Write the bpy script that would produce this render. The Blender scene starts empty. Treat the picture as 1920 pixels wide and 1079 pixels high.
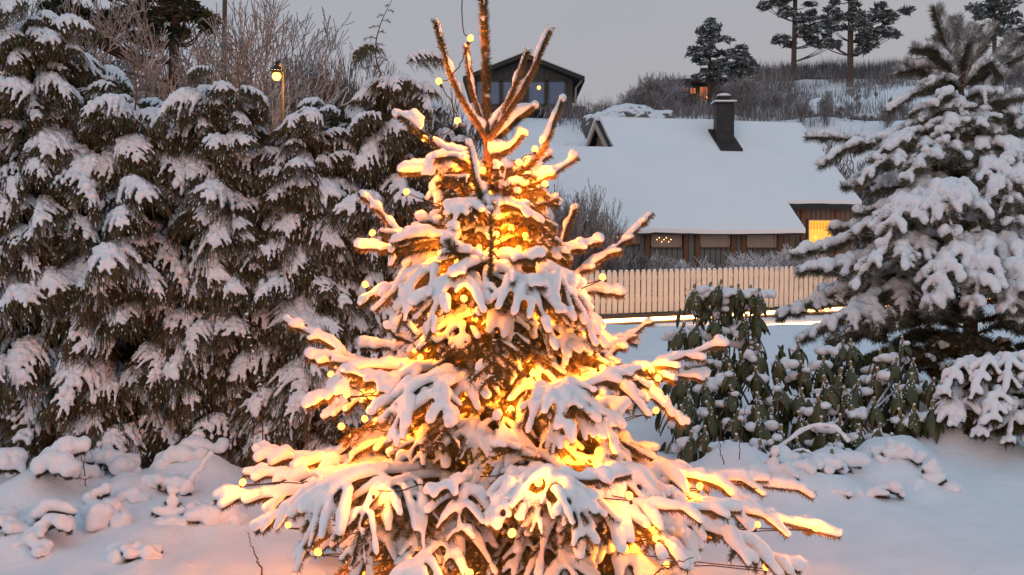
import bpy, math, random
import numpy as np
from mathutils import Vector, noise

# ------------------------------------------------------------------ camera, sky, light
scene = bpy.context.scene
COL = scene.collection
F = 1867.0
PITCH = math.radians(2.59)
CAMZ = 1.6
cam_d = bpy.data.cameras.new('camera'); cam_d.lens = 35.0; cam_d.sensor_width = 36.0
cam_d.clip_end = 2000; cam_d.clip_start = 0.05
cam = bpy.data.objects.new('camera', cam_d); COL.objects.link(cam)
cam.location = (0, 0, CAMZ); cam.rotation_euler = (math.radians(90) - PITCH, 0, 0)
scene.camera = cam

SUN_EL, SUN_AZ = math.radians(18), math.radians(200)
world = bpy.data.worlds.new('World'); scene.world = world; world.use_nodes = True
wn, wl = world.node_tree.nodes, world.node_tree.links
wn.clear()
wout = wn.new('ShaderNodeOutputWorld'); bg = wn.new('ShaderNodeBackground')
sky = wn.new('ShaderNodeTexSky'); sky.sky_type = 'NISHITA'; sky.sun_disc = False
sky.sun_elevation = SUN_EL; sky.sun_rotation = SUN_AZ; sky.dust_density = 2.0
bgs = wn.new('ShaderNodeBackground'); bgs.inputs['Strength'].default_value = 0.003
wl.new(sky.outputs[0], bgs.inputs['Color'])
tc = wn.new('ShaderNodeTexCoord'); sep = wn.new('ShaderNodeSeparateXYZ')
wl.new(tc.outputs['Generated'], sep.inputs[0])
ramp = wn.new('ShaderNodeValToRGB'); wl.new(sep.outputs['Z'], ramp.inputs[0])
cr = ramp.color_ramp
cr.elements[0].position = 0.0; cr.elements[0].color = (0.455, 0.412, 0.418, 1)
cr.elements[1].position = 1.0; cr.elements[1].color = (0.34, 0.495, 0.62, 1)
e = cr.elements.new(0.10); e.color = (0.438, 0.412, 0.425, 1)
e = cr.elements.new(0.28); e.color = (0.415, 0.418, 0.445, 1)
e = cr.elements.new(0.55); e.color = (0.365, 0.46, 0.55, 1)
# the pink of the west (right of the picture) fades into grey blue on the left
pk = wn.new('ShaderNodeMixRGB'); pk.blend_type = 'MULTIPLY'
mr = wn.new('ShaderNodeMapRange'); wl.new(sep.outputs['X'], mr.inputs['Value'])
mr.inputs['From Min'].default_value = -0.35; mr.inputs['From Max'].default_value = 0.5
mr.inputs['To Min'].default_value = 1.0; mr.inputs['To Max'].default_value = 0.0
wl.new(mr.outputs[0], pk.inputs['Fac']); wl.new(ramp.outputs[0], pk.inputs['Color1'])
pk.inputs['Color2'].default_value = (0.96, 1.0, 1.06, 1)
cn = wn.new('ShaderNodeTexNoise'); cn.inputs['Scale'].default_value = 2.0; cn.inputs['Detail'].default_value = 3
cm = wn.new('ShaderNodeMapRange'); wl.new(cn.outputs['Fac'], cm.inputs['Value'])
wl.new(tc.outputs['Generated'], cn.inputs['Vector'])
cm.inputs['To Min'].default_value = 0.93; cm.inputs['To Max'].default_value = 1.05
mu = wn.new('ShaderNodeVectorMath'); mu.operation = 'SCALE'
wl.new(pk.outputs[0], mu.inputs[0]); wl.new(cm.outputs[0], mu.inputs['Scale'])
wl.new(mu.outputs[0], bg.inputs['Color']); bg.inputs['Strength'].default_value = 0.99
ads = wn.new('ShaderNodeAddShader'); wl.new(bg.outputs[0], ads.inputs[0]); wl.new(bgs.outputs[0], ads.inputs[1])
wl.new(ads.outputs[0], wout.inputs['Surface'])

sun_d = bpy.data.lights.new('sun', 'SUN'); sun_d.energy = 0.5; sun_d.angle = math.radians(35)
sun_d.color = (1.0, 0.60, 0.42)
sun = bpy.data.objects.new('sun', sun_d); COL.objects.link(sun)
sun.rotation_euler = (math.radians(90) - SUN_EL, 0, math.radians(-20))

scene.view_settings.view_transform = 'Standard'; scene.view_settings.look = 'None'
scene.view_settings.gamma = 1.0; scene.view_settings.exposure = 0.0
scene.view_settings.use_curve_mapping = False
scene.render.engine = 'CYCLES'
scene.cycles.use_denoising = True
scene.cycles.max_bounces = 6; scene.cycles.diffuse_bounces = 4

# ------------------------------------------------------------------ helpers
def P(px, py, Y):
    """point on the line of sight through photo pixel (px,py) at depth Y"""
    a = (px - 960) / F; b = (539.5 - py) / F
    d = np.array([a, math.cos(PITCH) + b * math.sin(PITCH), -math.sin(PITCH) + b * math.cos(PITCH)])
    d = d * (Y / d[1])
    return np.array([d[0], d[1], CAMZ + d[2]])

def nz(v):
    return v / (np.linalg.norm(v) + 1e-9)

def _cross(a, b, axis=-1):
    a = np.asarray(a, float); b = np.asarray(b, float)
    x = a[..., 1] * b[..., 2] - a[..., 2] * b[..., 1]; y = a[..., 2] * b[..., 0] - a[..., 0] * b[..., 2]; z = a[..., 0] * b[..., 1] - a[..., 1] * b[..., 0]
    out = np.empty(x.shape + (3,)); out[..., 0] = x; out[..., 1] = y; out[..., 2] = z
    return out
np.cross = _cross
def _norm(v): return np.sqrt((v * v).sum(-1, keepdims=True)) + 1e-9

class MB:
    def __init__(s): s.v = []; s.f = []; s.m = []; s.n = 0
    def add(s, V, T, m=0):
        V = np.asarray(V, dtype=np.float32).reshape(-1, 3); T = np.asarray(T, dtype=np.int32).reshape(-1, 3)
        if len(V) == 0 or len(T) == 0: return
        s.v.append(V); s.f.append(T + s.n)
        s.m.append(np.broadcast_to(np.asarray(m, dtype=np.int32), (len(T),)).copy()); s.n += len(V)
    def mesh(s, name, mats, smooth=False):
        me = bpy.data.meshes.new(name)
        if s.n:
            V = np.concatenate(s.v); T = np.concatenate(s.f); M = np.concatenate(s.m)
            me.vertices.add(len(V)); me.vertices.foreach_set('co', V.ravel())
            me.loops.add(len(T) * 3); me.loops.foreach_set('vertex_index', T.ravel().astype(np.int32))
            me.polygons.add(len(T))
            me.polygons.foreach_set('loop_start', np.arange(0, len(T) * 3, 3, dtype=np.int32))
            me.polygons.foreach_set('material_index', M)
            me.polygons.foreach_set('use_smooth', np.full(len(T), smooth))
            me.update(calc_edges=True)
        for m in mats: me.materials.append(m)
        return me
    def box(s, c, sz, m=0, R=None):
        c = np.asarray(c, float); h = np.asarray(sz, float) / 2
        V = np.array([[x, y, z] for x in (-1, 1) for y in (-1, 1) for z in (-1, 1)]) * h
        if R is not None: V = V @ np.asarray(R).T
        Q = [(0, 1, 3, 2), (4, 6, 7, 5), (0, 4, 5, 1), (2, 3, 7, 6), (0, 2, 6, 4), (1, 5, 7, 3)]
        T = [t for q in Q for t in ((q[0], q[1], q[2]), (q[0], q[2], q[3]))]
        s.add(V + c, T, m)
    def prism(s, poly_top, poly_bot, m=0):
        """closed solid between two matching outlines (convex or fan-able from vertex 0)"""
        n = len(poly_top); V = list(poly_top) + list(poly_bot); T = []
        for i in range(1, n - 1):
            T.append((0, i, i + 1)); T.append((n, n + i + 1, n + i))
        for i in range(n):
            j = (i + 1) % n
            T += [(i, n + i, n + j), (i, n + j, j)]
        s.add(V, T, m)

def frames(pts):
    pts = np.asarray(pts, float)
    d = np.empty_like(pts); d[1:-1] = pts[2:] - pts[:-2]; d[0] = pts[1] - pts[0]; d[-1] = pts[-1] - pts[-2]; d /= _norm(d)
    ref = np.zeros_like(pts); vert = np.abs(d[:, 2]) > 0.97; ref[:, 2] = ~vert; ref[:, 0] = vert
    a = np.cross(d, ref); a /= _norm(a)
    b = np.cross(a, d)
    return d, a, b

def tube(mb, pts, rad, n=6, m=0, cap=True, flat=1.0):
    pts = np.asarray(pts, float); N = len(pts); rad = np.broadcast_to(np.asarray(rad, float), (N,)).copy()
    d, a, b = frames(pts)
    for i in range(1, N):                      # keep the frame from flipping
        if np.dot(a[i], a[i - 1]) < 0: a[i] = -a[i]; b[i] = -b[i]
    ang = np.arange(n) * 2 * math.pi / n
    ring = np.cos(ang)[None, :, None] * a[:, None, :] + flat * np.sin(ang)[None, :, None] * b[:, None, :]
    V = pts[:, None, :] + ring * rad[:, None, None]
    V = V.reshape(-1, 3)
    i = np.arange(N - 1)[:, None]; j = np.arange(n)[None, :]; k = (j + 1) % n
    A = i * n + j; B = i * n + k; C = (i + 1) * n + k; D = (i + 1) * n + j
    T = np.concatenate([np.stack([A, B, C], -1).reshape(-1, 3), np.stack([A, C, D], -1).reshape(-1, 3)])
    if cap:
        V = np.concatenate([V, [pts[0] - d[0] * rad[0] * .7, pts[-1] + d[-1] * rad[-1] * .7]])
        j = np.arange(n); k = (j + 1) % n
        T = np.concatenate([T, np.stack([np.full(n, N * n), k, j], -1),
                            np.stack([np.full(n, N * n + 1), (N - 1) * n + j, (N - 1) * n + k], -1)])
    mb.add(V, T, m)

ICO = None
def blob(mb, c, r, m=0, rng=None, jit=0.0):
    """low sphere (octahedron subdivided once) squashed by r=(rx,ry,rz)"""
    global ICO
    if ICO is None:
        import bmesh
        bm = bmesh.new(); bmesh.ops.create_icosphere(bm, subdivisions=2, radius=1)
        bm.verts.ensure_lookup_table()
        V = np.array([v.co[:] for v in bm.verts]); T = np.array([[v.index for v in f.verts] for f in bm.faces]); bm.free()
        ICO = (V, T)
    V, T = ICO
    V = V * np.asarray(r, float)
    if rng is not None and jit: V = V * (1 + jit * (rng.random((len(V), 1)) - .5))
    mb.add(V + np.asarray(c), T, m)

def resample(ctrl, n):
    """Catmull-Rom through the control points"""
    c = [np.asarray(p, float) for p in ctrl]
    if len(c) == 2: c = [c[0], (c[0] + c[1]) / 2, c[1]]
    c = [2 * c[0] - c[1]] + c + [2 * c[-1] - c[-2]]
    out = []; segs = len(c) - 3
    for u in np.linspace(0, segs - 1e-6, n):
        i = int(u); t = u - i
        p0, p1, p2, p3 = c[i], c[i + 1], c[i + 2], c[i + 3]
        out.append(.5 * ((2 * p1) + (-p0 + p2) * t + (2 * p0 - 5 * p1 + 4 * p2 - p3) * t * t + (-p0 + 3 * p1 - 3 * p2 + p3) * t ** 3))
    return np.array(out)

def plen(pts): return float(np.sum(np.linalg.norm(np.diff(pts, axis=0), axis=1)))

def needles(mb, pts, rng, per_m, ln, w, m=0, spread=(45, 75), lo=0.0, m2=None, p2=0.0, m2up=False):
    """thin triangular needles all round a twig"""
    pts = np.asarray(pts, float); L = plen(pts); n = max(3, int(L * per_m))
    d, a, b = frames(pts)
    u = lo + (1 - lo) * rng.random(n); u = u * (len(pts) - 1.001); i = u.astype(int); t = (u - i)[:, None]
    p = pts[i] * (1 - t) + pts[i + 1] * t
    D, A, B = d[i], a[i], b[i]
    ph = rng.random(n) * 2 * math.pi; th = np.radians(rng.uniform(spread[0], spread[1], n))
    R = np.cos(ph)[:, None] * A + np.sin(ph)[:, None] * B
    dirn = np.cos(th)[:, None] * D + np.sin(th)[:, None] * R
    side = np.cross(dirn, rng.normal(size=(n, 3))); side /= (np.linalg.norm(side, axis=1, keepdims=True) + 1e-9)
    l = ln * rng.uniform(.75, 1.15, n)[:, None]
    V = np.stack([p - side * w / 2, p + side * w / 2, p + dirn * l], 1).reshape(-1, 3)
    T = np.arange(n * 3).reshape(-1, 3)
    mm = np.full(n, m)
    if m2 is not None:
        sel = rng.random(n) < p2
        if m2up: sel &= (R[:, 2] > -0.2)
        mm[sel] = m2
    mb.add(V, T, mm)

clouds = bpy.data.textures.new('snow_lumps', 'CLOUDS'); clouds.noise_scale = 0.055; clouds.noise_depth = 2
clouds_fine = bpy.data.textures.new('snow_lumps_fine', 'CLOUDS'); clouds_fine.noise_scale = 0.03; clouds_fine.noise_depth = 3
clouds_big = bpy.data.textures.new('snow_lumps_big', 'CLOUDS'); clouds_big.noise_scale = 0.12; clouds_big.noise_depth = 3
MELT_ = bpy.data.scenes.new('melt')
def snow_mesh(mb, name, mat, voxel=0.007, smooth=4, disp=0.006, tex=None):
    """melt overlapping lumps into one soft skin"""
    if mb.n == 0: return None
    me = mb.mesh(name + '_raw', [])
    o = bpy.data.objects.new('tmp', me); MELT_.collection.objects.link(o)
    r = o.modifiers.new('r', 'REMESH'); r.mode = 'VOXEL'; r.voxel_size = voxel; r.use_smooth_shade = True
    if disp:
        dm = o.modifiers.new('d', 'DISPLACE'); dm.texture = tex or clouds; dm.strength = disp; dm.mid_level = 0.5
        dm.texture_coords = 'LOCAL'
    if smooth:
        sm = o.modifiers.new('s', 'SMOOTH'); sm.factor = 0.5; sm.iterations = smooth
    MELT_.view_layers[0].update(); dg = MELT_.view_layers[0].depsgraph
    out = bpy.data.meshes.new_from_object(o.evaluated_get(dg), preserve_all_data_layers=False, depsgraph=dg)
    out.name = name
    bpy.data.objects.remove(o); bpy.data.meshes.remove(me)
    out.materials.clear(); out.materials.append(mat)
    out.polygons.foreach_set('use_smooth', np.full(len(out.polygons), True)); out.update()
    return out

def obj(name, me, parent=None, loc=None, rot=None, scale=None, **kw):
    o = bpy.data.objects.new(name, me); COL.objects.link(o)
    if parent is not None: o.parent = parent
    if loc is not None: o.location = [float(c) for c in loc]
    if rot is not None: o.rotation_euler = rot
    if scale is not None: o.scale = scale if hasattr(scale, '__len__') else (scale,) * 3
    for k, v in kw.items(): o[k] = v
    return o
def thing(name, label, cat, loc=(0, 0, 0), group=None, me=None, **kw):
    o = obj(name, me, None, loc, **kw); o['label'] = label; o['category'] = cat
    if group: o['group'] = group
    return o

def _lattice(seed):
    return np.random.default_rng(seed).random((257, 257))
def vnoise(x, y, seed=0):
    T = _lattice(seed); xi = np.floor(x).astype(int); yi = np.floor(y).astype(int)
    fx = x - xi; fy = y - yi; fx = fx * fx * (3 - 2 * fx); fy = fy * fy * (3 - 2 * fy)
    xi &= 255; yi &= 255
    return (T[xi, yi] * (1 - fx) * (1 - fy) + T[xi + 1, yi] * fx * (1 - fy) + T[xi, yi + 1] * (1 - fx) * fy + T[xi + 1, yi + 1] * fx * fy) - .5
def sstep(a, b, x):
    t = np.clip((x - a) / (b - a), 0, 1); return t * t * (3 - 2 * t)

# ------------------------------------------------------------------ materials
def mat(name, col, rough=.7, col2=None, scale=20, bump=0.0, bscale=None, stretch=None, sss=0, emit=None, es=0, spec=.3,
        frost=0.0, frostlo=.35, frosthi=.75, metal=0, detail=4):
    m = bpy.data.materials.new(name); m.use_nodes = True; n = m.node_tree.nodes; l = m.node_tree.links
    b = n['Principled BSDF']; b.inputs['Base Color'].default_value = (*col, 1); b.inputs['Roughness'].default_value = rough
    b.inputs['Specular IOR Level'].default_value = spec; b.inputs['Metallic'].default_value = metal
    tcn = n.new('ShaderNodeTexCoord'); mp = n.new('ShaderNodeMapping'); l.new(tcn.outputs['Object'], mp.inputs[0])
    if stretch: mp.inputs['Scale'].default_value = stretch
    out = None
    if col2 is not None:
        t = n.new('ShaderNodeTexNoise'); t.inputs['Scale'].default_value = scale; t.inputs['Detail'].default_value = detail
        l.new(mp.outputs[0], t.inputs['Vector'])
        r = n.new('ShaderNodeValToRGB'); r.color_ramp.elements[0].position = .32; r.color_ramp.elements[1].position = .68
        r.color_ramp.elements[0].color = (*col, 1); r.color_ramp.elements[1].color = (*col2, 1)
        l.new(t.outputs['Fac'], r.inputs[0]); out = r.outputs[0]
        l.new(out, b.inputs['Base Color'])
    if frost:
        g = n.new('ShaderNodeNewGeometry'); s = n.new('ShaderNodeSeparateXYZ'); l.new(g.outputs['Normal'], s.inputs[0])
        t2 = n.new('ShaderNodeTexNoise'); t2.inputs['Scale'].default_value = 6; l.new(tcn.outputs['Object'], t2.inputs['Vector'])
        ad = n.new('ShaderNodeMath'); ad.operation = 'ADD'; l.new(s.outputs['Z'], ad.inputs[0]); l.new(t2.outputs['Fac'], ad.inputs[1])
        rg = n.new('ShaderNodeMapRange'); l.new(ad.outputs[0], rg.inputs['Value'])
        rg.inputs['From Min'].default_value = frostlo; rg.inputs['From Max'].default_value = frosthi; rg.inputs['To Max'].default_value = frost
        mx = n.new('ShaderNodeMixRGB'); l.new(rg.outputs[0], mx.inputs[0]); mx.inputs[1].default_value = (*col, 1)
        if out: l.new(out, mx.inputs[1])
        mx.inputs[2].default_value = (.80, .82, .86, 1); l.new(mx.outputs[0], b.inputs['Base Color'])
    if bump:
        t3 = n.new('ShaderNodeTexNoise'); t3.inputs['Scale'].default_value = bscale or scale * 2; t3.inputs['Detail'].default_value = 6
        l.new(mp.outputs[0], t3.inputs['Vector'])
        bp = n.new('ShaderNodeBump'); bp.inputs['Strength'].default_value = bump; bp.inputs['Distance'].default_value = .01
        l.new(t3.outputs['Fac'], bp.inputs['Height']); l.new(bp.outputs[0], b.inputs['Normal'])
    if sss:
        b.inputs['Subsurface Weight'].default_value = sss; b.inputs['Subsurface Radius'].default_value = (1, .85, .7)
        b.inputs['Subsurface Scale'].default_value = .03
    if emit:
        b.inputs['Emission Color'].default_value = (*emit, 1); b.inputs['Emission Strength'].default_value = es
    return m

M_snow = mat('fresh_snow', (.86, .87, .90), .75, (.80, .82, .86), 9, bump=.35, bscale=110, spec=.15)
M_ground = mat('ground_snow', (.86, .87, .90), .8, (.80, .815, .85), 5, bump=.9, bscale=38, spec=.12)
M_snowglow = mat('translucent_branch_snow', (.88, .88, .90), .75, (.82, .83, .86), 9, bump=.4, bscale=110, spec=.1, sss=.55)
M_snowsoft = mat('clinging_snow', (.86, .87, .90), .75, (.78, .80, .85), 14, bump=.5, bscale=90, spec=.15)
M_snowroof = mat('roof_snow', (.86, .875, .90), .8, (.83, .85, .88), .6, bump=.15, bscale=6, spec=.1)
M_bark = mat('spruce_bark', (.09, .05, .03), .9, (.16, .09, .05), 40, bump=.6)
M_twig = mat('twig_bark', (.12, .065, .03), .9, (.20, .11, .05), 60)
M_needle = mat('spruce_needle', (.085, .08, .03), .55, (.17, .125, .055), 12)
M_needlef = mat('frosted_needle', (.62, .62, .62), .7, (.40, .40, .38), 30)
M_pneedle = mat('pine_needle', (.075, .085, .055), .6, (.15, .13, .09), 9)
M_thuja = mat('cypress_foliage', (.048, .042, .014), .6, (.105, .080, .030), 9)
M_thuja2 = mat('cypress_foliage_brown', (.07, .045, .022), .6, (.11, .075, .035), 9)
M_leaf = mat('rhododendron_leaf', (.040, .048, .014), .42, (.085, .085, .028), 14, spec=.5)
M_bud = mat('rhododendron_bud', (.28, .24, .11), .6, (.20, .13, .07), 80)
M_fbark = mat('snowy_bark', (.075, .058, .05), .9, (.12, .09, .075), 12, frost=.9, frostlo=.75, frosthi=1.15)
M_ftwig = mat('frosted_twig', (.15, .125, .12), .9, (.24, .21, .205), 8, frost=.75, frostlo=.5, frosthi=1.2)
M_redtwig = mat('brown_twig', (.11, .07, .055), .9, (.18, .12, .10), 8, frost=.6, frostlo=.7, frosthi=1.3)
M_pinebark = mat('pine_bark', (.085, .062, .052), .9, (.14, .095, .075), 5, bump=.5, frost=.3, frostlo=.9, frosthi=1.4)
M_darkpinebark = mat('dark_pine_bark', (.055, .04, .032), .9, (.09, .06, .045), 5, bump=.5)
M_pinefar = mat('far_pine_foliage', (.07, .085, .075), .8, (.12, .13, .115), 2.0, frost=.75, frostlo=.4, frosthi=1.15)
M_confrost = mat('frosted_conifer_foliage', (.07, .09, .08), .8, (.15, .16, .155), 3.0, frost=.8, frostlo=.55, frosthi=1.3)
M_cable = mat('light_cable', (.02, .018, .012), .5)
M_socket = mat('bulb_socket', (.03, .025, .02), .5)
M_bulb = mat('warm_bulb', (1, .7, .3), .3, emit=(1.0, .33, .045), es=4.5)
M_lamp = mat('street_lamp_bulb', (1, .7, .3), .3, emit=(1.0, .38, .06), es=6)
M_strip = mat('light_strip_glow', (1, .8, .5), .4, emit=(1.0, .44, .14), es=15)
M_wall = mat('grey_stained_board', (.17, .175, .165), .8, (.235, .235, .22), 3, stretch=(6, 6, .6), bump=.2)
M_wallb = mat('brown_stained_board', (.17, .12, .09), .8, (.23, .165, .13), 3, stretch=(6, 6, .6), bump=.2)
M_post = mat('rust_brown_post', (.17, .08, .045), .8, (.22, .11, .06), 5)
M_eave = mat('dark_eave_trim', (.035, .032, .03), .7)
M_frame = mat('window_frame_paint', (.42, .33, .26), .6)
M_pane = mat('curtained_pane', (.34, .25, .19), .25, (.42, .32, .24), 4, spec=.5)
M_lit = mat('lit_window_pane', (.9, .6, .2), .4, emit=(1.0, .43, .02), es=.95)
M_litcurt = mat('lit_curtain', (.8, .4, .1), .8, emit=(1.0, .36, .03), es=.62)
M_chim = mat('chimney_sheet_metal', (.030, .030, .033), .5, (.045, .043, .047), 5, metal=.3)
M_fence = mat('cream_fence_paint', (.74, .66, .56), .6, (.68, .60, .50), 3, stretch=(4, 4, 1), bump=.1)
M_rail = mat('dark_wood', (.09, .07, .055), .8)
M_cabin = mat('dark_cladding', (.065, .064, .06), .7, (.095, .09, .083), 4, stretch=(6, 6, .6))
M_cglass = mat('sky_tint_glass', (.08, .15, .29), .15, (.11, .18, .32), 1, spec=.9)  # blue of the reflected sky is put into the base colour
M_rock = mat('snowy_rock', (.10, .10, .10), .9, (.17, .165, .16), 2, frost=.95, frostlo=.85, frosthi=1.15, bump=.4)
M_brush = mat('winter_brush', (.10, .080, .072), .9, (.19, .165, .16), .35, frost=.45, frostlo=.4, frosthi=1.4)
M_heath = mat('brown_hedge_brush', (.10, .075, .06), .9, (.14, .105, .09), .5)
M_stem = mat('dry_stem', (.12, .06, .035), .8)
M_pole = mat('lamp_pole_metal', (.025, .025, .025), .7)

# ------------------------------------------------------------------ ground
LUMPS = []            # (x, y, height, radius) drifts over buried plants
_r = np.random.default_rng(5)
for px, py, h, r in [(1700, 880, .14, .3), (1790, 850, .12, .35), (30, 1040, .08, .2), (110, 930, .1, .2), (230, 960, .08, .18), (300, 985, .06, .15), (400, 985, .06, .2), (400, 930, .08, .2), (60, 960, .10, .30), (180, 890, .10, .35), (130, 1000, .07, .25), (330, 930, .07, .30), (470, 880, .13, .35),
                     (560, 860, .10, .30), (260, 1030, .05, .25), (1690, 905, .10, .30), (1560, 900, .13, .35), (1480, 930, .12, .32), (1760, 860, .15, .30),
                     (1850, 860, .12, .40), (1380, 900, .16, .4), (1630, 880, .10, .2), (1720, 925, .05, .18), (1580, 935, .06, .2)]:
    Y = CAMZ * F / (py - 455)
    p = P(px, py, Y); LUMPS.append((p[0], p[1], h * 1.5, r))
def hill(x, y):
    ratio = x * 60 / np.maximum(y, 20)
    a = .03 + (.203 - .03) * sstep(6, 13, ratio)
    yy = np.clip(y, 0, 92)
    h = 7.3 * sstep(34, 46, y) + np.maximum(yy - 46, 0) * a
    h = h + sstep(36, 50, y) * (vnoise(x * .16, y * .16, 3) * 1.6 + vnoise(x * .5, y * .5, 4) * .5)
    h = h - .02 * np.maximum(y - 92, 0)
    return h - .25 * sstep(19, 21.5, y) * (1 - sstep(30, 36, y)) + .05
def gh(x, y):
    x = np.asarray(x, float); y = np.asarray(y, float)
    h = vnoise(x * 1.1, y * 1.1, 1) * .05 + vnoise(x * 3.1, y * 3.1, 2) * .018
    near = 1 - sstep(8, 12, y)
    for lx, ly, lh, lr in LUMPS:
        h = h + lh * np.exp(-((x - lx) ** 2 + (y - ly) ** 2) / (lr * lr * .5))
    bank = sstep(-.5, -1.2, x) * sstep(5.0, 6.3, y) * (1 - sstep(7.2, 9, y)) * .10
    h = h + bank + near * (np.abs(vnoise(x * 5, y * 5, 7)) * .045 + vnoise(x * 12, y * 12, 8) * .012) * (.35 + sstep(-.2, -1.6, x) * 1.2)
    return h - .05 + hill(x, y)
n1 = 420
ty = np.linspace(0, 1, n1); Yg = -3 + 14 * ty + 12 * ty ** 2 + 640 * ty ** 6
tx = np.linspace(-1, 1, 360); Xg = 7 * tx + 12 * tx ** 3 + 480 * tx ** 9
GX, GY = np.meshgrid(Xg, Yg); GZ = gh(GX, GY)
V = np.stack([GX, GY, GZ], -1).reshape(-1, 3); nx = len(Xg)
i = np.arange(n1 - 1)[:, None]; j = np.arange(nx - 1)[None, :]
A = i * nx + j; B = A + 1; C = A + nx + 1; D = A + nx
mb = MB(); mb.add(V, np.concatenate([np.stack([A, B, C], -1).reshape(-1, 3), np.stack([A, C, D], -1).reshape(-1, 3)]))
obj('ground', mb.mesh('ground', [M_ground], True), kind='structure')
def g1(x, y): return float(gh(np.array([x]), np.array([y]))[0])

# ------------------------------------------------------------------ grey house with the snowy roof
U = np.array([.970, .242]); W = np.array([.242, -.970]); H0 = np.array([2.5, 30.0]); RZ = CAMZ + 3.65; SL = .768
def rz(s): return RZ - SL * abs(s)
def H(t, s, z): q = H0 + U * t + W * s; return np.array([q[0], q[1], z])
def wt(px, s):
    a = (px - 960) / F; q = H0 + W * s
    return (a * q[1] - q[0]) / (U[0] - a * U[1])
def wz(px, py, s):
    q = H(wt(px, s), s, 0); return float(P(px, py, q[1])[2])
house = thing('house', 'low grey timber house with wide snowy roof and dark chimney behind the picket fence', 'house', (0, 0, 0))
def slab(poly_ts, off, th, name, m, smooth=False):
    top = [H(t, s, rz(s) + off + th) for t, s in poly_ts]; bot = [H(t, s, rz(s) + off) for t, s in poly_ts]
    b = MB(); b.prism(top, bot); return obj(name, b.mesh(name, [m], smooth), house)
TR = 6.88; TS = 4.40
def mesh_slab(poly_rects, off, th, name, m):
    b = MB()
    for t0, t1, s0, s1 in poly_rects:
        top = [H(t, s, rz(s) + off + th) for t, s in ((t0, s0), (t1, s0), (t1, s1), (t0, s1))]
        bot = [H(t, s, rz(s) + off) for t, s in ((t0, s0), (t1, s0), (t1, s1), (t0, s1))]
        b.prism(top, bot)
    return b
b = mesh_slab([(0.0, TR, 0, 1.29), (-9, TR, 1.29, 3.42), (-9, TS, 3.42, 4.38)], -.02, .14, 's', M_snowroof)
# snow blanket: one grid with a soft wavy edge
def snow_blanket():
    sn = MB(); ts = np.arange(-9, TR + .01, .16); ss = np.arange(0, 4.46, .12)
    idx = {}; V = []; T = []
    def inside(t, s):
        if s < 1.25: return t >= -.02
        if s > 3.42: return t <= TS + .05
        return True
    for a, t in enumerate(ts):
        for c, s in enumerate(ss):
            if not inside(t, s): continue
            idx[(a, c)] = len(V)
            V.append(H(t, s, rz(s) + .12 + .05 * float(vnoise(np.array([t * .7]), np.array([s * 1.3]), 9)[0]) + .02 * float(vnoise(np.array([t * 2.7]), np.array([s * 3.3]), 19)[0]) + (.06 * math.exp(-((t - wt(1354, .85)) ** 2 + (s - .3) ** 2) * 6))))
    top = len(V)
    for a in range(len(ts) - 1):
        for c in range(len(ss) - 1):
            k = [(a, c), (a + 1, c), (a + 1, c + 1), (a, c + 1)]
            if all(q in idx for q in k):
                i0, i1, i2, i3 = [idx[q] for q in k]; T += [(i0, i1, i2), (i0, i2, i3)]
    # skirt
    from collections import Counter
    E = Counter()
    for t in T:
        for q in range(3): E[(t[q], t[(q + 1) % 3])] += 1
    low = {}
    def lo(i):
        if i not in low:
            low[i] = len(V); v = np.array(V[i]); v[2] -= .115; V.append(v)
        return low[i]
    for (p, q) in list(E):
        if (q, p) not in E: T += [(p, lo(p), lo(q)), (p, lo(q), q)]
    sn.add(V, T); return sn
obj('roof_snow', snow_blanket().mesh('roof_snow', [M_snowroof], False), house)
roof = MB()
for t0, t1, s0, s1 in [(0.0, TR, 0, 1.29), (-9, TR, 1.29, 3.42), (-9, TS, 3.42, 4.36)]:
    roof.prism([H(t, s, rz(s)) for t, s in ((t0, s0), (t1, s0), (t1, s1), (t0, s1))], [H(t, s, rz(s) - .08) for t, s in ((t0, s0), (t1, s0), (t1, s1), (t0, s1))])
roof.prism([H(t, s, rz(s)) for t, s in ((0, -3.4), (TR, -3.4), (TR, 0), (0, 0))], [H(t, s, rz(s) - .08) for t, s in ((0, -3.4), (TR, -3.4), (TR, 0), (0, 0))])
obj('roof', roof.mesh('roof', [M_eave]), house)
bs = MB()
bs.prism([H(t, s, rz(s) + .15) for t, s in ((0, -3.4), (TR, -3.4), (TR, -.02), (0, -.02))], [H(t, s, rz(s) + .005) for t, s in ((0, -3.4), (TR, -3.4), (TR, -.02), (0, -.02))])
obj('rear_roof_snow', bs.mesh('rear_roof_snow', [M_snowroof]), house)
# left gable: boards, verge boards
gb = MB()
gb.add([H(.25, 0, rz(0) - .05), H(.25, 3.3, rz(3.3) - .05), H(.25, 3.3, -.3), H(.25, -3.3, -.3), H(.25, -3.3, rz(3.3) - .05)], [(0, 1, 2), (0, 2, 3), (0, 3, 4)])
obj('gable_wall', gb.mesh('gable_wall', [M_wallb]), house); gb = MB()
gb.add([H(6.6, 0, rz(0) - .05), H(6.6, 3.0, rz(3.0) - .05), H(6.6, 3.0, -.3), H(6.6, -3.3, -.3), H(6.6, -3.3, rz(3.3) - .05)], [(0, 1, 2), (0, 2, 3), (0, 3, 4)])
obj('gable_wall', gb.mesh('gable_wall', [M_wallb]), house)
bd = MB(); bd.box((0, 0, 0), (1, 1, 1)); bdm = bd.mesh('gable_board', [M_wallb])
yaw = math.atan2(U[1], U[0])
for k in range(9):
    s = -1.6 + k * .33; zt = rz(s + (.15 if s > 0 else -.15)) - .12; zb = rz(1.29) - .4
    if zt - zb > .1:
        obj('gable_board', bdm, house, H(.21, s, (zt + zb) / 2), (0, 0, yaw), (.03, .30, zt - zb))
vb = MB()
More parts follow.
